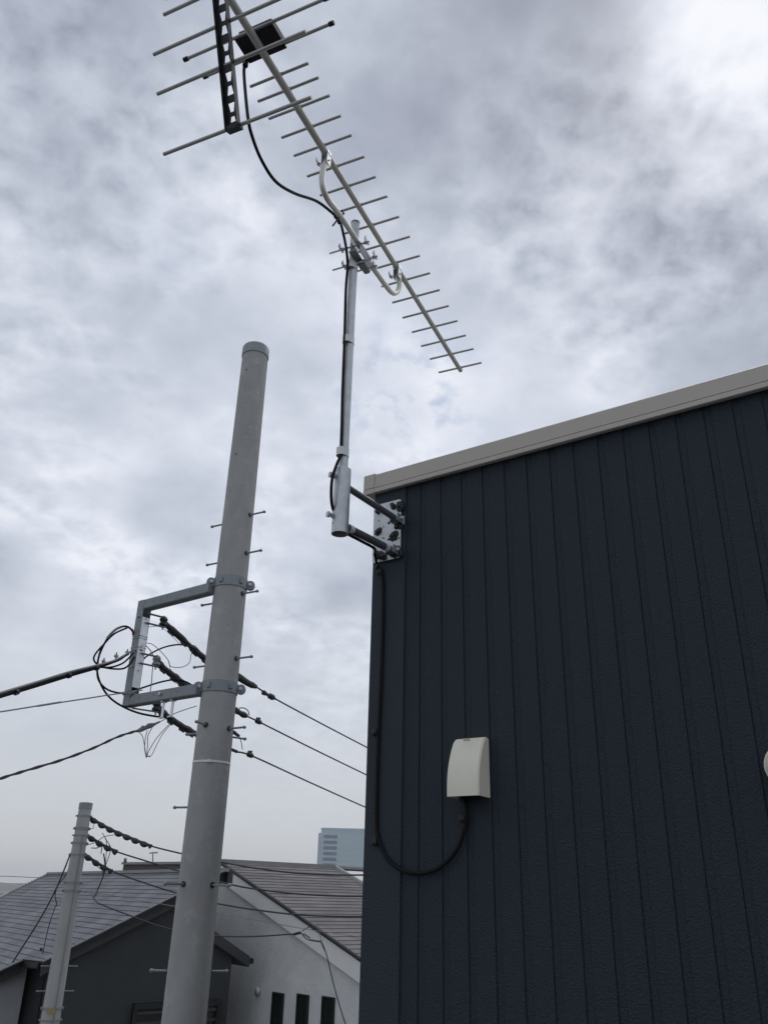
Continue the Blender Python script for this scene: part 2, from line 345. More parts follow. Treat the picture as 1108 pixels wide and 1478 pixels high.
# ------------------------------------------------------------------ ivory cable entry cover
def entry_cover():
    tl, bl_, br_ = wall(652, 1066), wall(644, 1150), wall(705, 1151)
    sL, sR = sco(wall(661, 1100)), sco(wall(706, 1100)); zt = wall(690, 1066).z; zb = wall(700, 1152).z
    t_ = empty('cable_entry_cover', wpt((sL + sR) / 2, zb), 'ivory plastic hood on the navy wall with a black cable entering its underside', 'cable cover')
    dep = .075; prof = []
    n = 14
    for i in range(n + 1):
        a = i / n; z = zb + (zt - zb) * a
        d = .024 + .049 * max(0, 1 - max(0, a - .10) ** 2.1 / .80) if a < .97 else .018
        prof.append((max(d, .018), z))
    th = .003
    bm = B(); A_, B_ = [], []
    for (sx, L_) in ((sL, A_), (sR, B_)):
        for d, z in prof: L_.append((bm.verts.new(wpt(sx, z, d)), bm.verts.new(wpt(sx, z, .001))))
    for i in range(n):
        bm.faces.new((A_[i][0], B_[i][0], B_[i + 1][0], A_[i + 1][0]))
        for L_ in (A_, B_): bm.faces.new((L_[i][0], L_[i + 1][0], L_[i + 1][1], L_[i][1]))
    bm.faces.new((A_[n][0], B_[n][0], B_[n][1], A_[n][1]))
    bmesh.ops.recalc_face_normals(bm, faces=bm.faces)
    es = [e for e in bm.edges if len(e.link_faces) == 2 and e.calc_face_angle(0) > .5]
    bmesh.ops.bevel(bm, geom=es, offset=.0035, segments=3, affect='EDGES')
    bmesh.ops.solidify(bm, geom=bm.faces[:], thickness=th)
    obj('hood', bm, M_['ivory'], t_)
    bm = B(); box(bm, wpt((sL + sR) / 2, (zt + zb) / 2 + .004, .0035), wd * ((sR - sL) / 2 - .006), nin * .003, Z * ((zt - zb) / 2 - .008)); obj('backplate', bm, M_['ivory'], t_)
    # moulded thumb recess near the top
    bm = B(); q = wpt((sL + sR) / 2 + .002, zb + (zt - zb) * .945, .046); box(bm, q, wd * .011, nin * .0015 + Z * -.001, Z * .0025 - nin * .003); obj('release_tab', bm, M_['ivory'], t_, bev=.0008)
    return sL, sR, zt, zb
cvL, cvR, cvT, cvB = entry_cover()

# ------------------------------------------------------------------ round vent hood at the frame's edge
vc = wall(1137, 1106); sv, zv = sco(vc), vc.z
vt = empty('wall_vent', wpt(sv, zv - .07), 'pale round domed vent hood on the navy wall at the right edge', 'vent')
bm = B(); n = 28; R0 = .048; rings = []
for i in range(9):
    a = i / 8 * math.pi / 2; rr = R0 * math.cos(a) ** .8 if i < 8 else .0005; d = .012 + .05 * math.sin(a)
    rings.append([bm.verts.new(wpt(sv + rr * math.cos(2 * math.pi * k / n), zv + rr * math.sin(2 * math.pi * k / n), d)) for k in range(n)])
for a, b in zip(rings, rings[1:]):
    for k in range(n): bm.faces.new((a[k], a[(k + 1) % n], b[(k + 1) % n], b[k]))
bm.faces.new(rings[-1]); obj('dome', bm, M_['ivory'], vt)
bm = B(); pipe(bm, wpt(sv, zv, .001), wpt(sv, zv, .014), R0 + .004, R0 - .012, 32); obj('flange', bm, M_['ivory'], vt)

# ------------------------------------------------------------------ mast bracket on the wall
ZMT = hit(505, 679, MX, hz(V((MX.x, MX.y, 0)))).z; ZMB = hit(492, 771, MX, hz(V((MX.x, MX.y, 0)))).z
def mx(z): return V((MX.x, MX.y, z))
br = empty('mast_bracket', wpt(sco(wall(560, 800)), ZMB), 'galvanised stand-off bracket bolted to the navy wall corner, holding the antenna mast', 'mast bracket')
bm = B(); pipe(bm, mx(ZMB), mx(ZMT), .0265, .0232, 40); obj('socket_tube', bm, M_['galv'], br)
pl, pr_ = sco(wall(541, 800)), sco(wall(581.5, 760)); pt, pb = wall(575, 724).z, wall(560, 811).z
# plate with rounded corners
bm = B(); rc = .010; poly = []
for (sx, zx, a0) in ((pr_ - rc, pt - rc, 0), (pl + rc, pt - rc, 90), (pl + rc, pb + rc, 180), (pr_ - rc, pb + rc, 270)):
    for j in range(5):
        a = math.radians(a0 + j * 22.5); poly.append(wpt(sx + rc * math.cos(a), zx + rc * math.sin(a), .011))
prism(bm, poly, nin * -.004); obj('wall_plate', bm, M_['galv'], br)
za1, za2 = hit(500, 699, MX, hz(MX)).z, hit(500, 757, MX, hz(MX)).z
for i, za in enumerate((za1, za2)):
    s_m = sco(mx(za)); arm_end = .02
    tgt = wall(573, 750, .03) if i == 0 else wall(567, 795, .03)
    adr = (tgt - mx(za)); aln = adr.length; adr.normalize()
    a0 = mx(za) + adr * .0255; b0 = mx(za) + adr * aln
    bm = B(); tube(bm, [a0, b0], .0112 if i == 0 else .0128, 24); arm = obj('arm', bm, M_['galv_dark'], br)
    bm = B(); c_ = b0 - nin * .004
    box(bm, c_ - wd * .015, nin * .022, wd * .002, Z * .014); box(bm, c_ + wd * .015, nin * .022, wd * .002, Z * .014)
    box(bm, b0 + nin * .0165, nin * .0015, wd * .020, Z * .016)
    obj('arm_foot', bm, M_['galv'], br)
    bm = B(); tube(bm, [c_ - wd * .024, c_ + wd * .024], .004, 8); ball(bm, c_ - wd * .022, .008, 1); obj('bolt', bm, M_['galv'], br)
    if i == 1:
        for f in (.045, .27):
            bm = B(); pipe(bm, mx(za) + adr * f, mx(za) + adr * (f + .022), .0142, .0127, 24); obj('tape_band', bm, M_['tape'], br)
# clamp bolts of the socket tube, on the camera's left
cl = (wd * .40 - nin * .91).normalized()
for zb_, ln in ((hit(487, 690, MX, hz(MX)).z, .021), (hit(487, 747, MX, hz(MX)).z, .023)):
    bm = B(); p = mx(zb_); tube(bm, [p + cl * .02, p + cl * .044], .0045, 10); tube(bm, [p + cl * .039, p + cl * .048], .0095, 6); tube(bm, [p + cl * .026, p + cl * .033], .0085, 6)
    obj('clamp_bolt', bm, M_['galv'], br, ang=30)
hp = (wd * .35 - nin * .94).normalized()
for z_ in (ZMB + .03, (ZMT + ZMB) / 2 + .01):
    bm = B(); p = mx(z_); tube(bm, [p + hp * .0262, p + hp * .0270], .0026 if z_ < ZMB + .04 else .0012, 10); obj('drain_hole', bm, M_['black'], br)
# plate holes, bolts sealed with black compound
def zoom4(x, y): return (440 + x / 5.54, 640 + y / 5.54)
for (x, y, r) in ((590, 618, 4), (670, 636, 8), (627, 668, 4), (753, 578, 5), (668, 768, 7), (626, 757, 5), (750, 757, 5), (760, 480, 3)):
    p = wall(*zoom4(x, y), .0158); bm = B(); rr = r / 5.54 / 1200 * 2.9 * 1.5
    tube(bm, [p, p - nin * .0004], rr, 12); obj('plate_hole', bm, M_['black'], br)
for (x, y, r) in ((712, 498, 21), (757, 505, 27), (582, 552, 15), (746, 668, 24), (590, 708, 24), (714, 740, 28), (740, 858, 34), (705, 885, 24), (590, 890, 30), (630, 905, 26), (585, 985, 20)):
    p = wall(*zoom4(x, y), .016); bm = B(); rr = r / 5.54 / 1200 * 2.9 * 1.6
    for _ in range(10):
        q = p + wd * random.uniform(-.5, .5) * rr + Z * random.uniform(-.5, .5) * rr
        ball(bm, q, rr * random.uniform(.32, .7), 2, .2, (1, .45, 1))
    tube(bm, [p, p - nin * .012], .006, 6)
    obj('sealed_bolt', bm, M_['seal'], br)

# ------------------------------------------------------------------ mast
mdir = hz(MX)
ZTOP = hit(512, 322, MX, mdir).z
mast = empty('antenna_mast', mx(ZMB + .05), 'slim grey steel mast standing in the wall bracket and carrying the big antenna', 'mast')
bm = B(); n = 36; pr = [.0158 if k % 6 else .0150 for k in range(n)]
rings = []
for z_ in (ZMB + .05, ZTOP):
    rings.append([bm.verts.new(mx(z_) + V((math.cos(2 * math.pi * k / n), math.sin(2 * math.pi * k / n), 0)) * pr[k]) for k in range(n)])
for k in range(n): bm.faces.new((rings[0][k], rings[0][(k + 1) % n], rings[1][(k + 1) % n], rings[1][k]))
bm.faces.new(rings[0][::-1]); bm.faces.new(rings[1]); obj('pipe', bm, M_['galv'], mast, ang=15)
bm = B(); pipe(bm, mx(ZTOP - .004), mx(ZTOP + .002), .0168, .012, 24); obj('pipe_cap', bm, M_['galv_matt'], mast)
camleft = (V((-1, 0, 0)) * .62 - mdir * .78).normalized()
for py, x_ in ((386, 505), (493, 501), (655, 497)):
    z_ = hit(x_, py, MX, mdir).z
    # oval tape going round mast and cable
    bm = B(); n = 32; R_ = []
    for (zz_, gr) in ((z_ - .014, 0), (z_ + .014, 0), (z_ + .014, -.0015), (z_ - .014, -.0015)):
        ring = []
        for k in range(n):
            a = 2 * math.pi * k / n; u = V((math.cos(a), math.sin(a), 0)); p = u * (.0172 + gr)
            w_ = u.dot(camleft)
            if w_ > 0: p = u * (.0172 + gr) + camleft * (.0115 * min(1, w_ * 1.6))
            ring.append(bm.verts.new(mx(zz_) + p))
        R_.append(ring)
    for i in range(4):
        for k in range(n): bm.faces.new((R_[i][k], R_[i][(k + 1) % n], R_[(i + 1) % 4][(k + 1) % n], R_[(i + 1) % 4][k]))
    obj('tape_band', bm, M_['tape'], mast)

# ------------------------------------------------------------------ antenna
bd = hz(ray(1146, 1311)); bn = V((bd.y, -bd.x, 0))       # boom direction, horizontal across
BP = mx(0) + bn * .034                                    # vertical plane of the boom
ZB = 8.512
def bpl(px, py): return hit(px, py, BP, bn)
def bt(px, py): return (bpl(px, py) - BP).dot(bd)
def bpt(t, z=ZB): p = BP + bd * t; return V((p.x, p.y, z))
ant = empty('tv_antenna', bpt(bt(520, 350), ZTOP - .1), 'long many-armed television antenna with black reflector frame clamped on top of the steel mast', 'antenna')
t_front = bt(664.5, 533); t_rear = bt(316, -34)
t_mid = bt(470, 228)
bm = B(); tube(bm, [bpt(t_rear), bpt(t_mid)], .0118, 24); obj('boom', bm, M_['alu'], ant)
bm = B(); tube(bm, [bpt(t_mid - .001), bpt(t_front)], .0102, 24); obj('boom', bm, M_['alu'], ant)
Z2 = [((358.3,125.6),(442.6,93)),((367.5,147.3),(455.6,114.7)),((383.4,172.4),(471.5,140.4)),((402,199.6),(488,169.5)),((420.4,225.8),(504,197)),
      ((439.5,255.3),(522.4,228)),((458.5,282.6),(539,257)),((477,310),(556,284)),((495,337),(573.5,314.3)),((513,364),(588.4,343.3)),((533,389.3),(604,370.4)),
      ((548,413.4),(618.5,395.5)),((564,436.7),(632.6,419.6)),((579,458.6),(646,442.4)),((592.8,479.5),(658.6,463.8)),((606,499.8),(670.5,484.6)),((619,518.5),(681.6,503.9)),((631.8,537.7),(693.5,523.9))]
zd_ = ZB + .010
for (a, b) in Z2:
    # rod height is a little above the boom axis: hit the horizontal plane through it
    A_, B_ = hit(*a, V((0, 0, zd_)), Z), hit(*b, V((0, 0, zd_)), Z)
    t_ = ((A_ + B_) / 2 - BP).dot(bd); h = (B_ - A_).length / 2
    c = bpt(t_, zd_); bm = B(); tube(bm, [c - bn * h, c + bn * h], .0047, 12); d_ = obj('director', bm, M_['alu_rod'], ant)
    bm = B(); tube(bm, [c - bn * .012, c + bn * .012], .0062, 10); obj('director_clip', bm, M_['alu'], d_)
# dipole box and rods
zr = ZB + .026
def rod(name, px1, px2, z, r, caps=False, m='alu_rod'):
    A_, B_ = hit(*px1, V((0, 0, z)), Z), hit(*px2, V((0, 0, z)), Z); t_ = ((A_ + B_) / 2 - BP).dot(bd); h = (B_ - A_).length / 2
    c = bpt(t_, z); bm = B(); tube(bm, [c - bn * h, c + bn * h], r, 12); o = obj(name, bm, M_[m], ant)
    if caps:
        for s_ in (-1, 1):
            bm = B(); tube(bm, [c + bn * s_ * (h - .012), c + bn * s_ * (h + .004)], r * 1.45, 12); obj('end_cap', bm, M_['black'], o)
    return c
r1 = rod('radiator_rod', (262, 85), (470, 1.5), zr, .005, True)
r2 = rod('radiator_rod', (291.5, 111), (477.5, 36), zr, .005, True)
ctr = (r1 + r2) / 2; hb = (r2 - r1).length / 2
bm = B(); box(bm, ctr + Z * .004 + bn * .004, bd * (hb + .002), bn * .062, Z * .018)
jb = obj('junction_box', bm, M_['black'], ant, bev=.006)
bm = B(); box(bm, ctr - Z * .0165 + bn * .004, bd * (hb + .006), bn * .066, Z * .0025); obj('box_lid', bm, M_['black'], jb, bev=.001)
for i in (-1, 1):
    for j in (-1, 1):
        bm = B(); tube(bm, [ctr - Z * .0205 + bn * .054 * i + bd * (hb - .004) * j, ctr - Z * .017 + bn * .054 * i + bd * (hb - .004) * j], .005, 6); obj('lid_screw', bm, M_['black'], jb)
glp = hit(355, 88, V((0, 0, ZB - .005)), Z)
bm = B(); tube(bm, [glp + Z * .01, glp - Z * .022], .009, 8); obj('cable_gland', bm, M_['black'], jb)
# reflector wing frames: black channel with cut-outs, mirrored above and below the boom
J = bpl(317, -31); LE = bpl(338, 187)
lo = LE - J; lo_up = V((lo.x, lo.y, -lo.z))
for wing, dv in (('lower', lo), ('upper', lo_up)):
    ln = dv.length; d = dv.normalized(); nn = d.cross(bn).normalized()
    if nn.dot(bd) < 0: nn = -nn                       # faces forward
    q = J.copy() if wing == 'lower' else J + (ZB - J.z) * 2 * Z * 0
    bm = B(); hw = .019
    for s_ in (-1, 1):
        box(bm, q + d * ln / 2 + bn * s_ * (hw - .003), bn * .003, d * ln / 2, nn * .0015)
        box(bm, q + d * ln / 2 + bn * s_ * (hw + .0008) - nn * .007, bn * .0010, d * ln / 2, nn * .009)
    cells = 10; cs = ln / cells
    for i in range(cells + 1):
        big = .011 if i % 2 == 0 else .006
        cpos = min(max(i * cs, big), ln - big)
        box(bm, q + d * cpos, bn * (hw - .0062), d * big, nn * .00145)
        if i < cells:      # slanted webs give the cut-outs their tapered outline
            mid = q + d * (i + .5) * cs; sg = 1 if i % 2 else -1
            for s_ in (-1, 1):
                e0 = q + d * (i * cs + .5 * cs) + bn * s_ * (hw - .008)
                poly = [e0 - d * cs * .5 - bn * s_ * (.007 if sg > 0 else -.001), e0 - d * cs * .5 + bn * s_ * .003, e0 + d * cs * .5 + bn * s_ * .003, e0 + d * cs * .5 - bn * s_ * (.007 if sg < 0 else -.001)]
                prism(bm, [p - nn * .0008 for p in poly], nn * .0012)
    box(bm, q + d * (ln - .004), bn * (hw + .003), d * .006, nn * .012)
    fr = obj('reflector_frame', bm, M_['black'], ant, smooth=False)
    tips = [((236.5, 216), (447, 147.3)), ((227.5, 126.5), (438, 53)), ((223, 69), None), ((237.5, 12), None)]
    cens = [(337.3, 182), (327.5, 90), (323, 32), (319.5, -17)]
    halfs = []
    for k_, ((tl, tr), cpx) in enumerate(zip(tips, cens)):
        if wing == 'upper' and k_ == 3: continue
        c = bpl(*cpx); tt = (c - J).dot(lo.normalized())
        c0_ = J + lo.normalized() * tt
        pn = bd
        A_ = hit(*tl, c0_, V((bd.x, bd.y, 0)).normalized()); h = (A_ - c0_).length
        if tr: h = (h + (hit(*tr, c0_, bd) - c0_).length) / 2
        h = min(max(h, .17), .30)
        cc_ = q + d * tt + nn * (.004)
        bm = B(); tube(bm, [cc_ - bn * h, cc_ + bn * h], .0052, 12); obj('reflector_rod', bm, M_['alu_rod'], fr)
# support bow below the boom
bow_pts = []
zb0 = ZB
def bown(t, z): p = BP + bd * t; return V((p.x, p.y, z))
tA, tB = bt(470, 236), bt(572, 392)
zlow = hit(520, 362, BP, bn).z; zl2 = hit(490, 318, BP, bn).z
zl = (zlow + zl2) / 2
pts = [bpl(x, y) for x, y in ((472, 231), (467, 242), (464.5, 256), (466, 272), (473, 288), (483, 301), (492, 313), (504, 331), (515, 348), (536, 383), (550, 403), (558, 414), (564, 421), (569, 423.5), (574, 420), (576, 412), (575.5, 402), (574, 389))]
bm = B(); tube(bm, smooth_path(pts, 5), .0100, 18); obj('support_arm', bm, M_['bow'], ant)
for t_ in (tA, tB + .006):
    bm = B(); c = bpt(t_, ZB)
    pipe(bm, c - bd * .014, c + bd * .014, .0138, .0115, 20)
    box(bm, c - Z * .03 - bn * .011, bn * .0012, bd * .013, Z * .022); box(bm, c - Z * .03 + bn * .011, bn * .0012, bd * .013, Z * .022)
    sd_ = obj('saddle_clamp', bm, M_['galv_bright'], ant)
    bm = B(); p = c - Z * .034; tube(bm, [p - bn * .030, p + bn * .016], .003, 8)
    for s_ in (-1, 1): box(bm, p - bn * .028 + bd * .010 * s_ + Z * .004, bd * .008 + Z * .003 * s_, bn * .0018, Z * .006)
    tube(bm, [p - bn * .024, p - bn * .032], .006, 8)
    obj('wing_nut', bm, M_['galv'], sd_)
# mast clamp holding the bow: V plates, U bolts, wing nuts
zc_ = zl; tc_ = (mx(0) - BP).dot(bd)
cpt = bown(tc_, zc_)
bm = B(); box(bm, cpt - bn * .020 - Z * .004, bd * .052, bn * .002, Z * .018)
box(bm, cpt - bn * .016 - Z * .0235, bd * .052, bn * .012, Z * .0015)
box(bm, cpt + bn * .0125 - Z * .006, bd * .045, bn * .0015, Z * .022)
mc = obj('mast_clamp', bm, M_['galv_matt'], ant)
bm = B(); box(bm, cpt - bn * .004 - Z * .034 + bd * .03, bd * .03, bn * .012, Z * .012); obj('clamp_block', bm, M_['galv_matt'], mc, bev=.004)
for k_, (dt, dz) in enumerate(((-.036, .012), (.036, .004), (-.006, -.042), (.036, -.040))):
    p = bown(tc_ + dt, zc_ + dz); bm = B()
    tube(bm, [p - bn * (.115 if k_ in (0, 2) else .07), p + bn * .045], .0032, 8)
    for (o_, s0) in ((.030, 1), (-.062, -1)):
        if k_ == 2 and s0 == 1: continue
        c = p + bn * o_
        tube(bm, [c - bn * .005, c + bn * .006], .0068, 8)
        for s_ in (-1, 1):
            box(bm, c + bn * .006 * s0 + bd * .011 * s_ + Z * .006, bd * .006 + Z * .005 * s_, bn * .002, Z * .008 - bd * .003 * s_)
    obj('wing_bolt', bm, M_['galv'], mc)

# ------------------------------------------------------------------ coaxial cable
def mp(px, py, off=0.): return hit(px, py, mx(0) - mdir * off, mdir)
def plb(px, py, z): return hit(px, py, V((0, 0, z)), Z)
cab = empty('coaxial_cable', wpt(cvL, cvB - .1), 'black cable from the antenna box down the mast and wall to the ivory hood', 'cable')
g0 = glp - Z * .01
path = [g0, g0 - Z * .05]
tm = lambda px, py, k: hit(px, py, BP - bn * k, bn)
path += [tm(358, 170, 0.01), tm(365, 200, .015), tm(378, 232, .02), tm(398, 262, .02), tm(425, 279, .02), tm(456, 290, .022), tm(478, 306, .022), tm(490, 319, .022)]
path += [mp(496, 340, .03), mp(500, 362, .035), mp(501.5, 385, .021), mp(499, 420, .02), mp(497, 493, .02), mp(494.5, 560, .02), mp(493, 620, .02), mp(491.5, 655, .02), mp(486, 670, .03), mp(480, 688, .035), mp(478, 708, .03), mp(479, 728, .02), mp(484, 742, .0), mp(497, 762, -.03)]
za = za2
a_off = -.021
path += [mx(za - .0175) + adr * .04 + wd * .003, mx(za - .0185) + adr * .13 + wd * .005, mx(za - .020) + adr * .22 + wd * .008]
path += [wall(541, 800, .045), wall(545, 822, .016)]
bm = B(); tube(bm, smooth_path(path, 8), .0050, 10); obj('upper_run', bm, M_['rubber'], cab)
off = .0068 + .0045
wpth = [(545, 820), (551, 832), (552.5, 860), (551.5, 920), (549.5, 980), (546.5, 1050), (544, 1120), (543, 1185), (545, 1205), (551, 1225), (562, 1242), (580, 1256), (603, 1260.5), (626, 1256), (645, 1243), (660, 1224), (669, 1200), (673, 1180), (672.5, 1165), (669, 1152), (668, 1135)]
bm = B(); tube(bm, smooth_path([wall(x, y, off) for x, y in wpth], 8), .0060, 10); obj('wall_run', bm, M_['rubber'], cab)
for x, y in ((548, 826), (541, 1057), (541, 1215), (667, 1181)):
    p = wall(x, y, .014); bm = B(); ball(bm, p, .0125, 2, .10, (.9, .8, 1)); box(bm, p - nin * .004, wd * .009, nin * .003, Z * .008); obj('cable_clip', bm, M_['seal'], cab)
# black ties where it meets the bow
for k_ in range(3):
    p = tm(486 + k_ * 2.5, 312 + k_ * 4, .018); bm = B(); ball(bm, p, .011, 2, .2); obj('cable_tie', bm, M_['black'], cab)
bm = B(); c = hit(492, 308, BP, bn); pipe(bm, c - bd * .004, c + bd * .004, .0125, .0092, 14); tube(bm, [c - Z * .01, tm(480, 326, .02)], .003, 6); obj('cable_tie', bm, M_['black'], cab)

# ------------------------------------------------------------------ near utility pole
PX = V((-1.0, 5.206, 0)); PT = 9.951
pdir = hz(PX)
def prad(z): return .0945 + (PT - z) * .0054
def pz(x, y): return hit(x, y, PX, pdir).z
pole = empty('utility_pole', PX, 'thick grey concrete utility pole with step bolts, the larger and nearer of the two', 'utility pole', 'concrete utility poles')
bm = B(); tube(bm, [PX + Z * z for z in (0, 3, 6, 8, PT - .07)], [prad(z) for z in (0, 3, 6, 8, PT - .07)], 48); obj('shaft', bm, M_['concrete'], pole)
bm = B(); tube(bm, [PX + Z * z for z in (PT - .085, PT - .012, PT)], [.1005, .1005, .094], 48); obj('pole_cap', bm, M_['galv_matt'], pole)
def pang(th):   # direction out of the pole; 0 faces the camera, + is right
    a = math.radians(th); return (-pdir * math.cos(a) + V((pdir.y, -pdir.x, 0)) * math.sin(a))
first_step = None
for (x, y, th, ln) in ((358.6, 747, 50, .115), (0, 752, -130, .115), (352.6, 802, 50, .115), (0, 808, -130, .115), (347, 860, 50, .115), (0, 867, -130, .115), (337, 953, 50, .115), (0, 958, -130, .115),
                   (327, 1053.5, 48, .115), (293, 1051, -32, .10), (0, 1057, -128, .10), (0, 1060, 118, .10), (0, 1165, -120, .10), (303, 1277, 42, .13), (265, 1277, -46, .13), (0, 1402, 100, .085), (0, 1402, -100, .085)):
    z = pz(368 - .1056 * (y - 503), y); d = pang(th); r = prad(z); p = PX + Z * z
    bm = B(); tube(bm, [p + d * (r - .01), p + d * (r + ln), p + d * (r + ln + .006)], [.0062, .0062, .0062], 10)
    ball(bm, p + d * (r + ln + .004), .0115, 2, 0, (1, 1, .9)); st = obj('step_bolt', bm, M_['galv_matt'], pole)
    bm = B(); tube(bm, [p + d * (r - .004), p + d * (r + .004)], .0165, 14); obj('socket_ring', bm, M_['dark'], st)
for (x, y) in ((352, 543), (338, 664)):
    z = pz(368 - .1056 * (y - 503), y); r = prad(z); c = 368 - .1056 * (y - 503); hw = r * 1200 / 5.6
    th = math.degrees(math.asin(max(-.95, min(.95, (x - c) / hw)))); d = pang(th); p = PX + Z * z
    bm = B(); tube(bm, [p + d * (r - .01), p + d * (r + .0008)], .0058, 12); obj('bolt_hole', bm, M_['black'], pole)
    bm = B(); pipe(bm, p + d * (r - .01), p + d * (r + .0025), .0125, .006, 14); obj('hole_rim', bm, M_['concrete'], pole)
for th in (78, -102):
    bm = B(); d = pang(th); u = V((-d.y, d.x, 0)); P = [PX + Z * z_ + d * (prad(z_) + .0006) for z_ in (1, PT - .1)]
    box(bm, (P[0] + P[1]) / 2, u * .005, d * .0012, (P[1] - P[0]) / 2); obj('mould_seam', bm, M_['concrete'], pole)
z = pz(305, 1102); bm = B(); pipe(bm, PX + Z * (z - .006), PX + Z * (z + .006), prad(z) + .003, prad(z) - .002, 48); tie = obj('cable_tie', bm, M_['white'], pole)
bm = B(); d = pang(-8); box(bm, PX + Z * z + d * (prad(z) + .006), V((-d.y, d.x, 0)) * .010, d * .005, Z * .008); obj('tie_head', bm, M_['white'], tie)

# ------------------------------------------------------------------ offset bracket on the pole
ad = hz(ray(-1230, 1249)); an = V((ad.y, -ad.x, 0)); an = an if an.y < 0 else -an      # an faces the camera
AP = PX + an * .10
def arm(px, py): return hit(px, py, AP, an)
HB = .034
zU = arm(255, 863).z; zD = arm(240, 1004).z
tP = (arm(203, 940) - AP).dot(ad) + .028             # post centre along the arms
def apt(t, z, o=0): p = AP + ad * t + an * o; return V((p.x, p.y, z))
brk = empty('offset_bracket', apt(tP, zD), 'C-shaped galvanised square-tube bracket standing off the left side of the thick pole', 'pole bracket')
for z in (zU, zD):
    bm = B(); t0 = .06; t1 = tP - HB
    box(bm, apt((t0 + t1) / 2, z), ad * ((t1 - t0) / 2), an * HB, Z * HB); o = obj('arm', bm, M_['galv_matt'], brk, bev=.004)
    bm = B()
    for f in (.28, .62, .85): p = apt(t0 + (t1 - t0) * f, z + .004, HB); tube(bm, [p - an * .002, p + an * .0006], .0045, 10)
    obj('arm_hole', bm, M_['black'], o)
    # band clamp with its two bolt ears
    zc = z + .045 if z == zU else z + .02
    r = prad(zc); bm = B(); pipe(bm, PX + Z * (zc - .034), PX + Z * (zc + .034), r + .006, r + .0005, 48)
    band = obj('band_clamp', bm, M_['galv_matt'], brk)
    for th in (-84, 84):
        d = pang(th); u = V((-d.y, d.x, 0)); c = PX + Z * zc + d * (r + .024)
        bm = B(); 
        for s_ in (-1, 1): tube(bm, [c + u * s_ * .010, c + u * s_ * .016], .030, 20)
        obj('bolt_ear', bm, M_['galv_matt'], band)
        bm = B(); tube(bm, [c - u * .034, c + u * .034], .007, 8); tube(bm, [c - u * .026, c - u * .018], .013, 6); tube(bm, [c + u * .026, c + u * .018], .013, 6); obj('bolt', bm, M_['galv'], band)
    for th in (-35, 35):
        d = pang(th); u = V((-d.y, d.x, 0)); c = PX + Z * zc + d * (r + .010)
        bm = B(); box(bm, c, u * .012, d * .006, Z * .016); obj('strap_lug', bm, M_['galv_matt'], band, bev=.002)
bm = B()    # post: open channel whose slotted side faces the pole
zc = (zU + zD) / 2; hh = (zU - zD) / 2 + HB
th = .004
box(bm, apt(tP, zc, HB - th / 2), ad * HB, an * th / 2, Z * hh)
box(bm, apt(tP, zc, -HB + th / 2), ad * HB, an * th / 2, Z * hh)
box(bm, apt(tP + HB - th / 2, zc), ad * th / 2, an * (HB - th), Z * hh)
post = obj('post', bm, M_['galv_matt'], brk)
bm = B(); box(bm, apt(tP - HB + .003, zc), ad * .003, an * (HB - th), Z * (hh - HB * 2 - .055)); obj('slotted_plate', bm, M_['galv_bright'], brk)
for (x, y) in ((201, 890), (196, 938), (192, 962), (205, 938)):
    p = hit(x, y, apt(tP, 0, HB), an); bm = B(); tube(bm, [p - an * .004, p + an * .012], .010, 6); tube(bm, [p, p + an * .02], .005, 8); obj('bolt', bm, M_['galv'], post)
for z in (zU - .10, zc + .04, zc - .13):
    p = apt(tP - HB - .0005, z); bm = B(); tube(bm, [p, p - ad * .0012], .0048, 10); obj('slot_hole', bm, M_['black'], post)
for zz_ in (zc + .11, zc + .095, zc + .03):
    bm = B(); c = apt(tP, zz_)
    h2 = HB + .003; tube(bm, [c + ad * h2 + an * h2, c - ad * h2 + an * h2, c - ad * h2 - an * h2, c + ad * h2 - an * h2, c + ad * h2 + an * h2], .0022, 6); obj('binding_wire', bm, M_['galv'], post)
# two little hanger brackets under the lower arm
for x in (237, 250):
    tt = (arm(x, 1012) - AP).dot(ad); bm = B()
    box(bm, apt(tt, zD - HB - .055, .0), ad * .010, an * .003, Z * .055); box(bm, apt(tt, zD - HB - .108, .008), ad * .014, an * .012, Z * .003); box(bm, apt(tt, zD - HB - .004, 0), ad * .010, an * .02, Z * .004)
    obj('hanger', bm, M_['galv_bright'], brk)
p = arm(238, 1003); bm = B(); tube(bm, [p + an * .03, p + an * (HB + .014)], .011, 6); obj('bolt', bm, M_['galv'], brk)

# ------------------------------------------------------------------ the three power lines held by the bracket
PZ = apt(tP, zc)
vdir = hz(PZ)
def bp(px, py, off=0.): return hit(px, py, PZ + vdir * off, vdir)        # around the post; off is metres farther away
def lumpy(pts, r0, r1, k=6):
    P = smooth_path(pts, k); rs = []; cur = random.uniform(r0, r1)
    for i, _ in enumerate(P):
        if i % 3 == 0: cur = random.uniform(r0, r1)
        rs.append(cur * random.uniform(.95, 1.05))
    return P, rs
LN = [('upper', [(236, 898), (262, 921), (284, 941), (303, 956)], [(343, 976), (358, 986), (369, 991)], (398, 1009), (528, 1078), 1.02),
      ('middle', [(226, 955), (247, 973), (264, 986), (290, 1003)], [(340, 1025), (348, 1030), (355, 1033)], (378, 1044), (528, 1118), 1.0),
      ('lower', [(226, 1020), (243, 1035), (266, 1050), (284, 1060)], [(332, 1081), (336, 1082.5), (342, 1085)], (366, 1092), (527, 1165), 1.0)]
LAB = {'upper': 'uppermost of three sleeved power lines running right from the C-shaped bracket behind the thick pole',
       'middle': 'middle of three sleeved power lines running right from the C-shaped bracket behind the thick pole',
       'lower': 'lowest of three sleeved power lines, starting under the lower arm of the C-shaped bracket'}
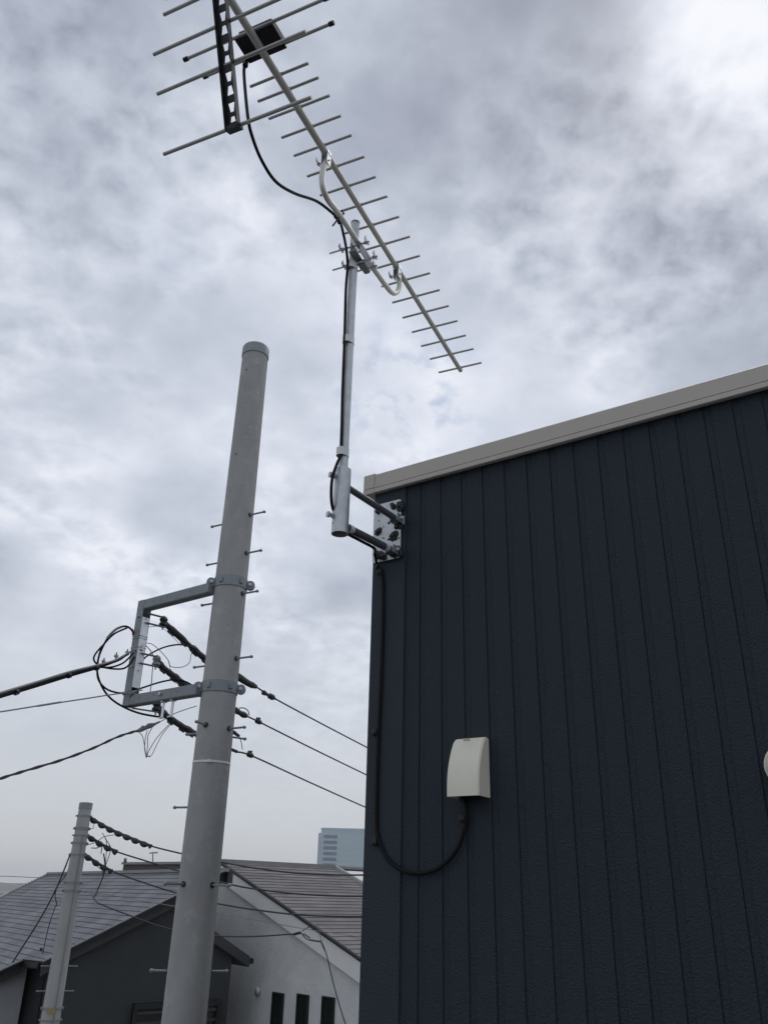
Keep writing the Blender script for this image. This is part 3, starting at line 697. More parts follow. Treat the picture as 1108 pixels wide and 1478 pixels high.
for nm, sl, sl2, clp, far, k_ in LN:
    I = bp(*sl[0], .03); Q = at(*far, 8.5)
    L3 = Q - I
    # pixel path of the photo follows a straight run: use the vertical plane through I and Q
    pn = V((L3.y, -L3.x, 0)).normalized()
    f_ = lambda x, y: hit(x, y, I, pn)
    root = empty('power_line', I, LAB[nm], 'power line', 'power lines held by the near bracket')
    pts = [f_(*sl[1]), f_(*sl[2]), f_(*sl[3]), f_(*sl2[0]), f_(*sl2[2]), f_(*clp), f_((clp[0] + far[0]) / 2, (clp[1] + far[1]) / 2 + .5), Q]
    dvec = Q - f_(*clp)
    for j in range(1, 9):
        e = Q + dvec * j * .8; e.z = Q.z + dvec.z * j * .8 * (1 - .085 * j) ; pts.append(e)
    bm = B(); tube(bm, smooth_path([I] + pts, 6), .0068, 8); obj('conductor', bm, M_['wire'], root)
    P, rs = lumpy([f_(*q) for q in sl], .017, .027, 7); bm = B(); tube(bm, P, rs, 12)
    # seam flange of the sleeve
    for a_, b_ in zip(P[2:-1:5], P[4::5]): box(bm, (a_ + b_) / 2 - Z * .022, (b_ - a_) * .55, pn * .004, Z * .014)
    obj('insulating_sleeve', bm, M_['cover'], root)
    P, rs = lumpy([f_(*q) for q in sl2], .018, .029 if nm != 'lower' else .018, 5)
    if nm == 'lower': rs = [.012] * len(P)
    bm = B(); tube(bm, P, rs, 10); obj('insulating_sleeve', bm, M_['cover'], root)
    c = f_(*clp); d = dvec.normalized(); bm = B()
    cl_ = [c - d * x for x in (.0, .04, .05, .10, .11, .13, .20, .21)] if nm == 'upper' else [c - d * x for x in (.0, .02, .03, .08, .09, .10)]
    rr_ = [.008, .016, .024, .024, .016, .010, .022, .012] if nm == 'upper' else [.008, .012, .019, .021, .014, .009]
    tube(bm, cl_, rr_, 10); 
    if nm != 'upper':
        ball(bm, c - d * .045 + Z * .026, .013, 1); ball(bm, c - d * .08 + Z * .020, .011, 1)
    obj('line_clamp', bm, M_['cover'], root)
    # clevis straps, pin and spool insulator
    s0 = apt(tP - HB, I.z); u = (I - s0); u.z = 0; u.normalize()
    for dz in (.034, -.034):
        bm = B(); a_ = s0 + Z * dz; ln_ = (I - s0).dot(u) + .02
        w_ = V((-u.y, u.x, 0)); box(bm, a_ + u * ln_ / 2, u * ln_ / 2, w_ * .013, Z * .003); obj('clevis_strap', bm, M_['galv_matt'], root, bev=.001)
    bm = B(); tube(bm, [I - Z * .055, I + Z * .042], .006, 8); tube(bm, [I + Z * .036, I + Z * .044], .012, 6); obj('clevis_pin', bm, M_['galv'], root)
    bm = B(); tube(bm, [I + Z * z for z in (-.03, -.022, -.01, 0, .01, .022, .03)], [.018, .029, .027, .018, .027, .029, .018], 20); obj('spool_insulator', bm, M_['galv_matt'] if nm == 'middle' else M_['cover'], root)
# little jumper on lower line
lw = hit(343, 1062, PX + pdir * .0, pdir)

# ------------------------------------------------------------------ cable loops at the bracket
def cable(name, pts, r, m, label, cat='cable', k=8, group=None, n=10, parts=()):
    e = bm = B(); P = smooth_path(pts, k); tube(bm, P, r, n)
    return obj(name, bm, M_[m], None, label, cat, group)
lp = empty('cable_loop', bp(160, 1010), 'coiled black service cables looping left of the bracket post and tied to it', 'cable loop')
def lpart(name, px, r, m, offs=None):
    pts = [bp(x, y, (offs[i] if offs else -.03)) for i, (x, y) in enumerate(px)]
    bm = B(); tube(bm, smooth_path(pts, 8), r, 10); return obj(name, bm, M_[m], lp)
lpart('cable', [(194, 922), (192, 912), (184, 904.5), (172, 906), (158, 918), (148, 935), (142, 952), (141, 972), (148, 992), (160, 1008), (178, 1020), (200, 1029), (225, 1034), (246, 1036)], .0068, 'rubber', [.02, 0, -.01, -.03, -.05, -.06, -.06, -.06, -.05, -.04, 0, .03, .05, .06])
lpart('cable', [(184, 906), (165, 915), (150, 930), (138, 944), (136, 953), (144, 961), (160, 965), (178, 965), (188, 958), (194, 948)], .0062, 'rubber', [-.02, -.03, -.05, -.07, -.08, -.08, -.08, -.06, -.05, -.04])
lpart('cable', [(155, 922), (145, 940), (141, 962), (142, 980), (152, 993), (166, 999), (182, 1000), (205, 993), (230, 985), (252, 981), (268, 984), (282, 992)], .0062, 'rubber', [-.04, -.05, -.06, -.06, -.05, -.02, .04, .06, .07, .08, .08, .08])
lpart('cable', [(198, 962), (210, 949), (222, 941), (238, 934), (256, 930.5), (270, 932), (284, 938)], .0056, 'rubber', [.05, .06, .07, .08, .08, .1, .12])
lpart('cable', [(140, 963), (160, 963), (176, 958), (186, 950), (193, 942)], .0060, 'rubber', [-.06, -.07, -.06, -.05, -.04])
lpart('cable', [(140, 961), (158, 958), (174, 952), (184, 944), (192, 938)], .0055, 'wire_l', [-.06, -.07, -.06, -.05, -.04])
lpart('grey_sleeve', [(176, 904.5), (168, 908), (161, 914), (155, 921)], .0085, 'wire_l', [-.04, -.045, -.05, -.055])
lpart('red_tape', [(192.5, 917), (192, 911), (190, 908)], .0075, 'red', [.01, -.005, -.01])
lpart('drop_lead', [(211, 928), (220, 930), (232, 940), (243, 953), (247, 962), (262, 963), (273, 957), (276, 945), (278, 937)], .0024, 'wire', [-.03, -.03, -.02, 0, .02, .04, .05, .07, .08])
lpart('drop_lead', [(211, 932), (218, 940), (222, 950), (220, 970), (219, 985), (217, 998)], .0034, 'wire_l', [-.05] * 6)
lpart('drop_lead', [(243, 953), (246, 965), (247, 975), (252, 985), (264, 988)], .0018, 'wire', [0.0, .02, .04, .05, .06])
lpart('drop_lead', [(214, 905), (232, 905), (250, 920), (262, 932)], .002, 'wire_l', [.02, .03, .05, .07])
# terminal pieces
tb = [(150, 957), (160, 952), (168, 949), (176, 950), (184, 944)]
for x, y in tb[::2]:
    bm = B(); p = bp(x, y - 2, -.07); ball(bm, p, .014, 1, .2); tube(bm, [p - Z * .02, p + Z * .024], .005, 6); obj('terminal', bm, M_['galv_matt'], lp)

# thick lashed bundle coming in from the left, ever closer to the camera
def mids(px): return px
bun = empty('lashed_cable', at(40, 990, 3.9), 'thick lashed bundle of cables coming in from the left to the bracket loops', 'cable')
def seg(px, d0, d1, dy=0, dz=0):
    n = len(px); return [at(x, y + dy, d0 + (d1 - d0) * (x - px[0][0]) / (px[-1][0] - px[0][0]) + dz) for i, (x, y) in enumerate(px)]
bpx = [(-160, 1048), (-60, 1022), (0, 1003), (50, 988), (100, 972.5), (140, 962)]
bpx2 = bpx + [(166, 954), (186, 943)]
for dy, m, r in ((-2.4, 'wire_l', .0062), (1.2, 'rubber', .0066), (3.9, 'rubber', .0048)):
    pts = [at(x, y + dy * (1 if x < 120 else (.7 if x < 150 else .3)), 3.15 + (4.95 - 3.15) * (x + 160) / 346) for x, y in bpx2]
    bm = B(); tube(bm, smooth_path(pts, 8), r, 10); obj('cable', bm, M_[m], bun)
for x, y in ((24, 998), (-60, 1023), (100, 974), (140, 963)):
    c = at(x, y + 1, 3.15 + 1.8 * (x + 160) / 346); d = (at(x + 20, y - 6, 3.15 + 1.8 * (x + 180) / 346) - c).normalized()
    bm = B(); pipe(bm, c - d * .009, c + d * .009, .0150, .0115, 16); ball(bm, c + Z * .016, .006, 1); obj('lashing_clip', bm, M_['black'], bun)
px = [(-160, 1046), (-60, 1035), (0, 1027.5), (60, 1018), (120, 1009), (165, 1002), (188, 1000), (196, 998)]
w = empty('messenger_wire', at(60, 1018, 4), 'thin grey messenger wire from the left ending at the lower corner of the bracket', 'wire')
bm = B(); tube(bm, smooth_path([at(x, y, 3.2 + 1.62 * (x + 160) / 350) for x, y in px], 6), [.0036] * 43, 8); obj('strand', bm, M_['wire_l'], w)
bm = B(); a_, b_ = at(55, 1018.9, 3.2 + 1.62 * 215 / 350), at(88, 1013.5, 3.2 + 1.62 * 248 / 350); tube(bm, [a_, b_], .0052, 8); obj('splice', bm, M_['wire_l'], w)
bm = B(); c = bp(188, 1000, -.06); 
for _ in range(7): ball(bm, c + V((random.uniform(-.04, .05), 0, random.uniform(-.014, .02))), random.uniform(.008, .016), 1, .2)
tube(bm, [c + V((-.06, 0, 0)), c + V((.08, 0, .02))], .004, 6); obj('end_fitting', bm, M_['galv_matt'], w)
# lowest cable from the left with fitting and drip loops
px = [(-160, 1172), (-60, 1146), (0, 1124.5), (40, 1112), (90, 1097), (135, 1080), (170, 1064), (198, 1055)]
sv = empty('service_cable', at(100, 1093, 4.4), 'twisted dark cable rising from the left to a grey fitting with hanging drip loops', 'cable')
dp = lambda x: 3.3 + 1.55 * (x + 160) / 360
ctrl = smooth_path([at(x, y, dp(x)) for x, y in px], 10)
bm = B(); tube(bm, [p + Z * .002 * math.sin(i * 1.1) for i, p in enumerate(ctrl)], .0055, 8)
tube(bm, [p + Z * .002 * math.sin(i * 1.1 + 2.6) + V((0, .003 * math.cos(i * 1.1), .004)) for i, p in enumerate(ctrl)], .0040, 8); obj('cable', bm, M_['wire'], sv)
for k_, (a_, b_, r_, m_) in enumerate((((198, 1055), (212, 1050), .016, 'galv_matt'), ((212, 1050), (224, 1046), .010, 'galv_matt'), ((224, 1046), (231, 1042), .006, 'galv_matt'))):
    pass
bm = B(); P = [bp(*q, -.03) for q in ((196, 1056), (204, 1053), (211, 1050), (218, 1047), (224, 1045), (231, 1041.5))]; tube(bm, P, [.006, .016, .014, .017, .008, .006], 8)
for q in ((206, 1049), (214, 1046)): ball(bm, bp(*q, -.04), .010, 1)
obj('wedge_fitting', bm, M_['galv_matt'], sv)
bm = B(); tube(bm, smooth_path([bp(231, 1042, -.03), bp(240, 1037, 0), bp(252, 1030, .02), bp(268, 1024, .05), bp(284, 1019, .08)], 6), .003, 8); obj('support_wire', bm, M_['wire_l'], sv)
for pxs in ([(200, 1056), (206, 1063), (209, 1078), (211, 1090), (212, 1094)], [(213, 1054), (210, 1066), (209, 1080), (211, 1092)], [(220, 1050), (214, 1062), (213, 1078), (212, 1090)],
            [(212, 1092), (216, 1082), (226, 1066), (238, 1052), (252, 1038)], [(212, 1092), (219, 1090), (226, 1076), (236, 1058), (250, 1042)], [(217, 1093), (214, 1091), (210, 1093)]):
    bm = B(); tube(bm, smooth_path([bp(x, y, -.02) for x, y in pxs], 8), .0024, 6); obj('drip_loop', bm, M_['wire'], sv)
# jumper on right of pole
jp = empty('jumper_wire', hit(340, 1062, PX + pdir * .02, pdir), 'small jumper wire and clamp right of the thick pole above the lowest power line', 'wire')
bm = B(); f_ = lambda x, y: hit(x, y, PX + pdir * .12, pdir)
tube(bm, smooth_path([f_(332, 1052), (f_(338, 1058)), f_(345, 1063), f_(348, 1070), f_(350, 1082)], 6), .0028, 6); obj('lead', bm, M_['wire'], jp)
bm = B(); P = [f_(332, 1052), f_(339, 1058), f_(344, 1062)]; tube(bm, P, [.006, .012, .008], 8); ball(bm, f_(344, 1062), .012, 1, .2); obj('clamp', bm, M_['cover'], jp)
jp2 = empty('jumper_wire', hit(352, 1026, PX + pdir * .12, pdir), 'short curled jumper wire on the middle power line just right of the thick pole', 'wire')
bm = B(); tube(bm, smooth_path([f_(345, 1022), (f_(352, 1022)), f_(358, 1026), f_(360, 1033)], 6), .0034, 6); obj('lead', bm, M_['wire'], jp2)

# ------------------------------------------------------------------ second pole
P2 = V((-4.43, 13.46, 0)); P2T = 7.40; p2d = hz(P2)
def p2z(x, y): return hit(x, y, P2, p2d).z
def p2r(z): return .092 + (P2T - z) * .013
pole2 = empty('utility_pole', P2, 'slimmer pale concrete utility pole ringed with bands, in front of the blue-grey slate roof', 'utility pole', 'concrete utility poles')
bm = B(); tube(bm, [P2 + Z * z for z in (0, 3, 5, P2T)], [p2r(z) for z in (0, 3, 5, P2T)], 32); obj('shaft', bm, M_['concrete2'], pole2)
bm = B(); tube(bm, [P2 + Z * z for z in (P2T - .085, P2T + .004, P2T + .012)], [.1, .1, .085], 32); obj('pole_cap', bm, M_['galv_matt'], pole2)
ur = V((p2d.y, -p2d.x, 0))
for y, hgt in ((1178, .014), (1196, .022), (1206, .012), (1217, .018), (1234, .016), (1274, .018), (1286, .022), (1455, .018), (1472, .014)):
    z = p2z(123 - .138 * (y - 1160), y); r = p2r(z)
    bm = B(); pipe(bm, P2 + Z * (z - hgt), P2 + Z * (z + hgt), r + .006, r - .002, 32)
    for s_ in (-1, 1):
        c = P2 + Z * z + ur * s_ * (r + .014); box(bm, c, ur * .014, p2d * .014, Z * hgt * .8); tube(bm, [c - p2d * .045, c + p2d * .04], .008, 6)
    obj('band', bm, M_['galv_matt'], pole2)
z = p2z(75, 1458); bm = B(); r = p2r(z); d = -p2d; box(bm, P2 + Z * (z + .0) + d * (r + .006) + ur * -.01, ur * .05, d * .002, Z * .03); obj('marker_tape', bm, M_['orange'], pole2)
for y, s_ in ((1394, 1), (1394, -1), (1430, 1), (1430, -1)):
    z = p2z(123 - .138 * (y - 1160), y); r = p2r(z); d = (ur * s_ - p2d * .2).normalized()
    bm = B(); tube(bm, [P2 + Z * z + d * (r - .01), P2 + Z * z + d * (r + .12)], .007, 8); ball(bm, P2 + Z * z + d * (r + .12), .013, 1); obj('step_bolt', bm, M_['galv_matt'], pole2)
bm = B()
for xo in (.3,):
    a_ = -p2d * .9 + ur * xo; a_.normalize(); tube(bm, [P2 + Z * z + a_ * (p2r(z) + .008) for z in (3.0, 4.5, 6.0, 6.95)], .008, 6)
obj('riser_conduit', bm, M_['wire_l'], pole2)
bm = B(); q = P2 + Z * p2z(118, 1195) + ur * .16
tube(bm, [q - ur * .08, q, q + Z * .1, q + Z * .1 + ur * .05], .007, 6); obj('stub_bracket', bm, M_['galv'], pole2)
# lines from the second pole to the right, their near ends in beaded black covers
LN2 = [('upper', [(130, 1180), (160, 1197), (190, 1210), (218, 1221), (262, 1232), (318, 1244), (375, 1254), (440, 1261), (525, 1263), (640, 1259), (800, 1245)], 218),
       ('middle', [(127, 1206), (148, 1219), (168, 1229), (212, 1243), (258, 1257), (330, 1276), (375, 1284), (440, 1291), (525, 1293.5), (640, 1291), (800, 1280)], 168),
       ('lower', [(122, 1233), (143, 1247), (161, 1257), (205, 1273), (252, 1288), (311, 1303.5), (375, 1314), (440, 1321), (525, 1323), (640, 1321), (800, 1312)], 161)]
d2 = lambda x: 12.75 - 1.6 * (x - 120) / 400
for nm, px, xe in LN2:
    P = smooth_path([at(x, y, d2(x)) for x, y in px], 10)
    r_ = empty('power_line', P[0], {'upper': 'top overhead line from the far pole, with the longest beaded black cover at its end', 'middle': 'second overhead line down from the far pole, crossing in front of the slate roof ridge', 'lower': 'third overhead line down from the far pole, lowest of those with beaded covers'}[nm], 'power line', 'overhead lines from the far pole')
    bm = B(); tube(bm, P, .011, 8); obj('conductor', bm, M_['wire'], r_)
    e0 = at(*px[0], d2(px[0][0])); bm = B(); ball(bm, e0, .035, 1, .2); tube(bm, [e0 - ur * .08, e0], .014, 6); obj('end_fitting', bm, M_['cover'], r_)
    cov = smooth_path([at(x, y, d2(x)) for x, y in px if x <= xe + 1], 16)
    # equally spaced beads
    ln = sum((b - a).length for a, b in zip(cov, cov[1:])); acc = 0; rs = []
    for i, p in enumerate(cov):
        if i: acc += (p - cov[i - 1]).length
        ph = (acc % .155) / .155
        rs.append(.020 + .024 * max(0, math.sin(math.pi * ph)) ** 1.5)
    bm = B(); tube(bm, [p - Z * .012 * (r - .02) / .02 for p, r in zip(cov, rs)], rs, 10); obj('beaded_cover', bm, M_['cover'], r_)
# service drops from the second pole
def drop(name, px, d0, d1, r, m, label, cat='cable', extra=(), group=None):
    x0, x1 = px[0], px[-1]; n = len(px) - 1
    pts = [at(x, y, d0 + (d1 - d0) * i / n) for i, (x, y) in enumerate(px)]
    return cable(name, pts, r, m, label, cat, 8, group)
drop('service_drop', [(102, 1232), (92, 1258), (78, 1290), (55, 1332), (18, 1390)], 12.6, 13.7, .012, 'wire', 'dark cable slanting down left from the far pole to the slate roof eave')
drop('service_drop', [(103, 1240), (96, 1262), (84, 1278), (80, 1292), (82, 1305), (79, 1312), (70, 1340), (60, 1386)], 12.6, 13.6, .007, 'wire', 'thin wire hanging from the far pole past a small joint to the roof notch', 'wire')
for x, y in ((60, 1370), (67, 1376)):
    bm = B(); ball(bm, at(x, y, 13.6), .028, 1, .15); obj('wire_fitting', bm, M_['black'], None, 'small black wire fitting low over the blue-grey slate roof, %s of the pair' % ('left' if x == 60 else 'right'), 'wire fitting')
tg = empty('service_drop', at(137, 1294, 12.5), 'sagging cable with a pale kinked joint, running from the far pole across both gable walls', 'cable')
def tgp(px, d0, d1, r, m, nm='cable'):
    n = len(px) - 1; bm = B(); tube(bm, smooth_path([at(x, y, d0 + (d1 - d0) * i / n) for i, (x, y) in enumerate(px)], 8), r, 8); obj(nm, bm, M_[m], tg)
tgp([(150, 1232), (152, 1252), (148, 1268), (141, 1285)], 12.5, 12.5, .010, 'wire')
tgp([(141, 1285), (138, 1291), (135, 1295)], 12.5, 12.5, .016, 'wire_l', 'pale_joint')
tgp([(135, 1295), (139, 1300), (143, 1304)], 12.5, 12.5, .016, 'wire_l', 'pale_joint')
tgp([(143, 1304), (165, 1313), (195, 1324), (225, 1335), (262, 1345), (300, 1350), (340, 1352), (380, 1351), (410, 1349), (426, 1348)], 12.5, 11.6, .0095, 'wire')
tgp([(424, 1348.5), (434, 1346)], 11.6, 11.6, .018, 'cover', 'joint_sleeve')
tgp([(434, 1346), (442, 1355), (452, 1358), (463, 1360), (467, 1366), (473, 1385), (480, 1415), (489, 1448), (499, 1480), (506, 1500)], 11.6, 11.0, .0075, 'wire')
tgp([(436, 1344), (446, 1338), (452, 1342)], 11.6, 11.6, .006, 'wire'); tgp([(438, 1348), (444, 1352), (447, 1354)], 11.6, 11.6, .012, 'cover', 'joint_sleeve')
tgp([(452, 1335), (460, 1338), (462, 1350), (464, 1362), (468, 1372)], 11.5, 11.4, .006, 'wire_l'); tgp([(434, 1346), (450, 1356), (466, 1358)], 11.6, 11.4, .006, 'wire_l')
drop('thin_wire', [(120, 1288), (160, 1292), (205, 1300), (252, 1308), (311, 1318), (370, 1328), (430, 1339), (462, 1344), (520, 1352), (620, 1362)], 12.6, 11.0, .0045, 'wire_l', 'hair-thin grey wire crossing in front of the light stucco gable, above the sagging cable', 'wire')
drop('jumper_wire', [(152, 1210), (160, 1225), (153, 1248), (148, 1262)], 12.5, 12.5, .006, 'wire', 'thin jumper arching down right of the far pole between the beaded covers', 'wire')
drop('jumper_wire', [(148, 1202), (154, 1215), (153, 1240), (150, 1256), (140, 1250)], 12.45, 12.4, .005, 'wire', 'thin jumper hanging from the top beaded cover beside the far pole', 'wire')
drop('jumper_wire', [(125, 1220), (138, 1216), (150, 1208), (165, 1205)], 12.55, 12.4, .005, 'wire', 'thin jumper lead crossing almost level between the top and middle beaded covers', 'wire')
drop('jumper_wire', [(132, 1224), (140, 1224), (147, 1222), (146, 1232)], 12.5, 12.4, .007, 'wire', 'short stubby lead with a joint just right of the far pole at mid height', 'wire')

# ------------------------------------------------------------------ houses
def plane_frame(o, x, y):
    x = x.normalized(); z = x.cross(y).normalized(); y = z.cross(x); m = Matrix((x, y, z)).transposed().to_4x4(); m.translation = o; return m
def tri_plane(P, r, E):
    n = r.cross(E - P).normalized(); return n if n.z > 0 else -n
def slates(name, poly, frame, h, step, m, parent):
    # one thin slab per course, its lower edge lifted over the next course
    inv = frame.inverted(); P = [inv @ p for p in poly]; y0 = min(p.y for p in P); y1 = max(p.y for p in P)
    out = bmesh.new(); k = math.floor(y0 / h)
    while k * h < y1:
        b = bmesh.new(); b.faces.new([b.verts.new((p.x, p.y, 0)) for p in P])
        bmesh.ops.bisect_plane(b, geom=b.verts[:] + b.edges[:] + b.faces[:], plane_co=(0, k * h, 0), plane_no=(0, -1, 0), clear_outer=True)
        if b.faces: bmesh.ops.bisect_plane(b, geom=b.verts[:] + b.edges[:] + b.faces[:], plane_co=(0, (k + 1) * h, 0), plane_no=(0, 1, 0), clear_outer=True)
        for f in b.faces:
            top = [out.verts.new((v.co.x, v.co.y, step * (v.co.y - k * h) / h + .002)) for v in f.verts]
            bot = [out.verts.new((v.co.x, v.co.y, step * (v.co.y - k * h) / h - .004)) for v in f.verts]
            out.faces.new(top); out.faces.new(bot[::-1]); n = len(top)
            for i in range(n): out.faces.new((top[i], bot[i], bot[(i + 1) % n], top[(i + 1) % n]))
        b.free(); k += 1
    out.transform(frame)
    return obj(name, out, m, parent, smooth=False, frame=frame)
# --- house A: charcoal, blue grey slate single-pitch roof
A_P = at(325, 1256.5, 15.0); A_L = hit(72, 1261.5, A_P, Z); A_r = hz(A_L - A_P); A_E = hit(65, 1390, A_P, A_r)
A_n = tri_plane(A_P, A_r, A_E)
def ar(x, y, off=0.): return hit(x, y, A_P + A_n * off, A_n)
A_g = hz(A_E - A_P)                              # down the rake, horizontal
hA = empty('slate_roof_house', V((A_E.x, A_E.y, 0)), 'charcoal rendered house under a long blue-grey slate roof, behind both poles', 'house')
poly = [(325, 1256.5), (72, 1261.5), (0, 1298), (-120, 1357), (-110, 1452), (0, 1401), (33, 1385), (62, 1387.5), (253, 1292)]
tk = .10
bm = B(); prism(bm, [ar(*p, -.006) for p in poly], -A_n * .035)
rf = obj('roof', bm, M_['fasciaA'], hA, smooth=False)
fa = plane_frame(A_P, A_r, A_E - A_P); sg_ = 1 if (fa.inverted().to_3x3() @ A_n).z > 0 else -1
if sg_ < 0: fa = plane_frame(A_P, -A_r, A_E - A_P)
slates('slates', [ar(*p) for p in poly], fa, .158, .0075, M_['slateA'], rf)
bm = B()        # verge board, a little inside the slates
def strip(bm, a, b, depth, th, nrm_):
    """vertical board hung under the line a-b"""
    d = (b - a); box(bm, (a + b) / 2 - Z * depth / 2, d / 2, nrm_ * th / 2, Z * depth / 2)
gout = -A_r                                     # gable faces away from the ridge run
P0, P1 = ar(325, 1256.5, -.04), ar(62, 1389, -.04)
strip(bm, P0 + A_r * .02, P1 + A_r * .02, .19, .03, A_r)
strip(bm, ar(33, 1386, -.04), ar(-110, 1453, -.04), .19, .03, A_r)
obj('verge_board', bm, M_['fasciaA'], hA, smooth=False)
bm = B(); tube(bm, [ar(325, 1256.2, .006), ar(62, 1388, .006)], .014, 6); tube(bm, [ar(33, 1385.5, .006), ar(-110, 1452.5, .006)], .014, 6); obj('verge_flashing', bm, M_['ridge'], hA)
bm = B(); a_, b_ = ar(325, 1256.5), ar(72, 1261.5); box(bm, (a_ + b_) / 2 + Z * .012, (b_ - a_) / 2, A_g * .085, Z * .03); obj('ridge_cap', bm, M_['ridge'], hA, smooth=False)
bm = B(); a_, b_ = ar(72, 1261.5), ar(-120, 1357); box(bm, (a_ + b_) / 2 + Z * .015, (b_ - a_) / 2, A_r * .05, A_n * .02)
for i in range(14):
    q = a_ + (b_ - a_) * (i / 14 * .35); ball(bm, q + Z * .03, .05, 1, .1, (1, 1, .5))
obj('hip_cap', bm, M_['ridge'], hA, smooth=False)
# ridge-end block sticking out past the gable
bm = B(); e = ar(325, 1256.5, -.03); box(bm, e - Z * .11 - A_g * .07, A_r * .10, A_g * .05, Z * .10); obj('ridge_end', bm, M_['fasciaA'], hA, smooth=False)
# gable wall set back from the verge
WA = A_P + A_r * .45
def aw(x, y, off=0.): return hit(x, y, WA - A_r * off, A_r)
def awz(p): return p
def roofz(p): return A_P.z - ((p - A_P).dot(A_n) - (p.z - A_P.z) * A_n.z) / A_n.z
def on_wall(t, z): q = WA + A_g * t; return V((q.x, q.y, z))
tw0 = (aw(72, 1420) - WA).dot(A_g); tw1 = (aw(283, 1320) - WA).dot(A_g)
bm = B(); p0 = on_wall(tw0, 0); p1 = on_wall(tw1, 0)
prism(bm, [p0, on_wall(tw0, roofz(p0) - .06), on_wall(tw1, roofz(p1) - .06), p1], A_r * 7)
obj('wall', bm, M_['wallA'], hA, smooth=False)
tl0 = (aw(334, 1400) - WA).dot(A_g)
# lean-to wing on the right: its own roof slab and dark wall
lt, lb = aw(292, 1331, .12), aw(361, 1380.5, .12)
bm = B(); zt_ = lt.z; zb_ = lb.z; th_ = .17
t_a = (lt - WA).dot(A_g); t_b = (lb - WA).dot(A_g)
def wl(t, z, o=.12): q = WA + A_g * t - A_r * o; return V((q.x, q.y, z))
prism(bm, [wl(t_a, zt_), wl(t_b, zb_), wl(t_b, zb_ - th_), wl(t_a, zt_ - .19)], A_r * 1.3)
obj('lean_to_roof', bm, M_['fasciaA'], hA, smooth=False)
bm = B(); box(bm, wl(t_b, zb_ - .075, -.5) - A_g * .04, A_r * .62, A_g * .045, Z * .045); obj('gutter', bm, M_['dark'], hA, bev=.01)
bm = B(); zw = zt_ + (zb_ - zt_) * (tl0 - t_a) / (t_b - t_a) - .17
prism(bm, [wl(tw1 + .003, 0, -.02), wl(tw1 + .003, zt_ - .26, -.02), wl(t_a, zt_ - .20, -.02), wl(tl0, zw, -.02), wl(tl0, 0, -.02)], A_r * 1.1)
obj('lean_to_wall', bm, M_['wallA'], hA, smooth=False)
# window with shutter box, its lower part below the picture
def wq(x0, y0, x1, y1, off, name, m, parent, thk=.05):
    a_, b_ = aw(x0, y0), aw(x1, y1); ta, tb_ = (a_ - WA).dot(A_g), (b_ - WA).dot(A_g); zt__ = (a_.z + b_.z) / 2
    return ta, tb_
ta = (aw(191, 1450) - WA).dot(A_g); tb_ = (aw(316, 1446) - WA).dot(A_g); zt__ = aw(215, 1447).z; hwn = 1.15
bm = B(); c = on_wall((ta + tb_) / 2, zt__ - hwn / 2); hwid = abs(tb_ - ta) / 2
for (dc, a1, a2) in ((Z * (hwn / 2 - .04), hwid, .04), (-Z * (hwn / 2 - .04), hwid, .04)): box(bm, c + dc - A_r * .05, A_g * a1, A_r * .055, Z * a2)
for s_ in (-1, 1): box(bm, c + A_g * s_ * (hwid - .035) - A_r * .05, A_g * .035, A_r * .052, Z * (hwn / 2 - .08))
wnA = obj('window', bm, M_['dark'], hA, smooth=False)
bm = B(); box(bm, c - A_r * .03, A_g * (hwid - .06), A_r * .008, Z * (hwn / 2 - .07)); obj('pane', bm, M_['glass'], wnA, smooth=False)
bm = B()
for i in range(7): box(bm, c + Z * (hwn / 2 - .14 - i * .15) - A_r * .065, A_g * (hwid - .07), A_r * .012, Z * .022)
obj('louvre', bm, M_['fasciaA'], wnA, smooth=False)
# left part: pale wall beyond the dark recess
WL = ar(33, 1386) + A_r * .42
def lw_(x, y): return hit(x, y, WL, A_r)
tq0 = (lw_(36, 1420) - WL).dot(A_g)
def onl(t, z, o=0.): q = WL + A_g * t + A_r * o; return V((q.x, q.y, z))
bm = B(); p0 = onl(tq0, 0); p1 = onl(tq0 + 5.0, 0)
prism(bm, [p0, onl(tq0, roofz(p0) - .07), onl(tq0 + 5.0, roofz(p1) - .07), p1], A_r * 5); obj('pale_wall', bm, M_['wallA2'], hA, smooth=False)
bm = B(); nb_ = ar(62, 1388, -.05); na_ = ar(33, 1386, -.05); box(bm, (na_ + nb_) / 2 - Z * .05 + A_g * .02, (nb_ - na_) / 2, A_g * .045, Z * .05); obj('gutter', bm, M_['dark'], hA, bev=.01)
# added dark sheet on the main block, standing in for shade inside the notch
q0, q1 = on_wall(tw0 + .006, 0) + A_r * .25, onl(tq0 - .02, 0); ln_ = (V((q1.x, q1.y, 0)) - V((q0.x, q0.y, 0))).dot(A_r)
bm = B(); box(bm, V((q0.x, q0.y, (nb_.z - .1) / 2)) + A_r * ln_ / 2 + A_g * .012, A_r * ln_ / 2, A_g * .012, Z * (nb_.z - .1) / 2); obj('recess_shade_panel', bm, M_['dark'], hA, smooth=False)

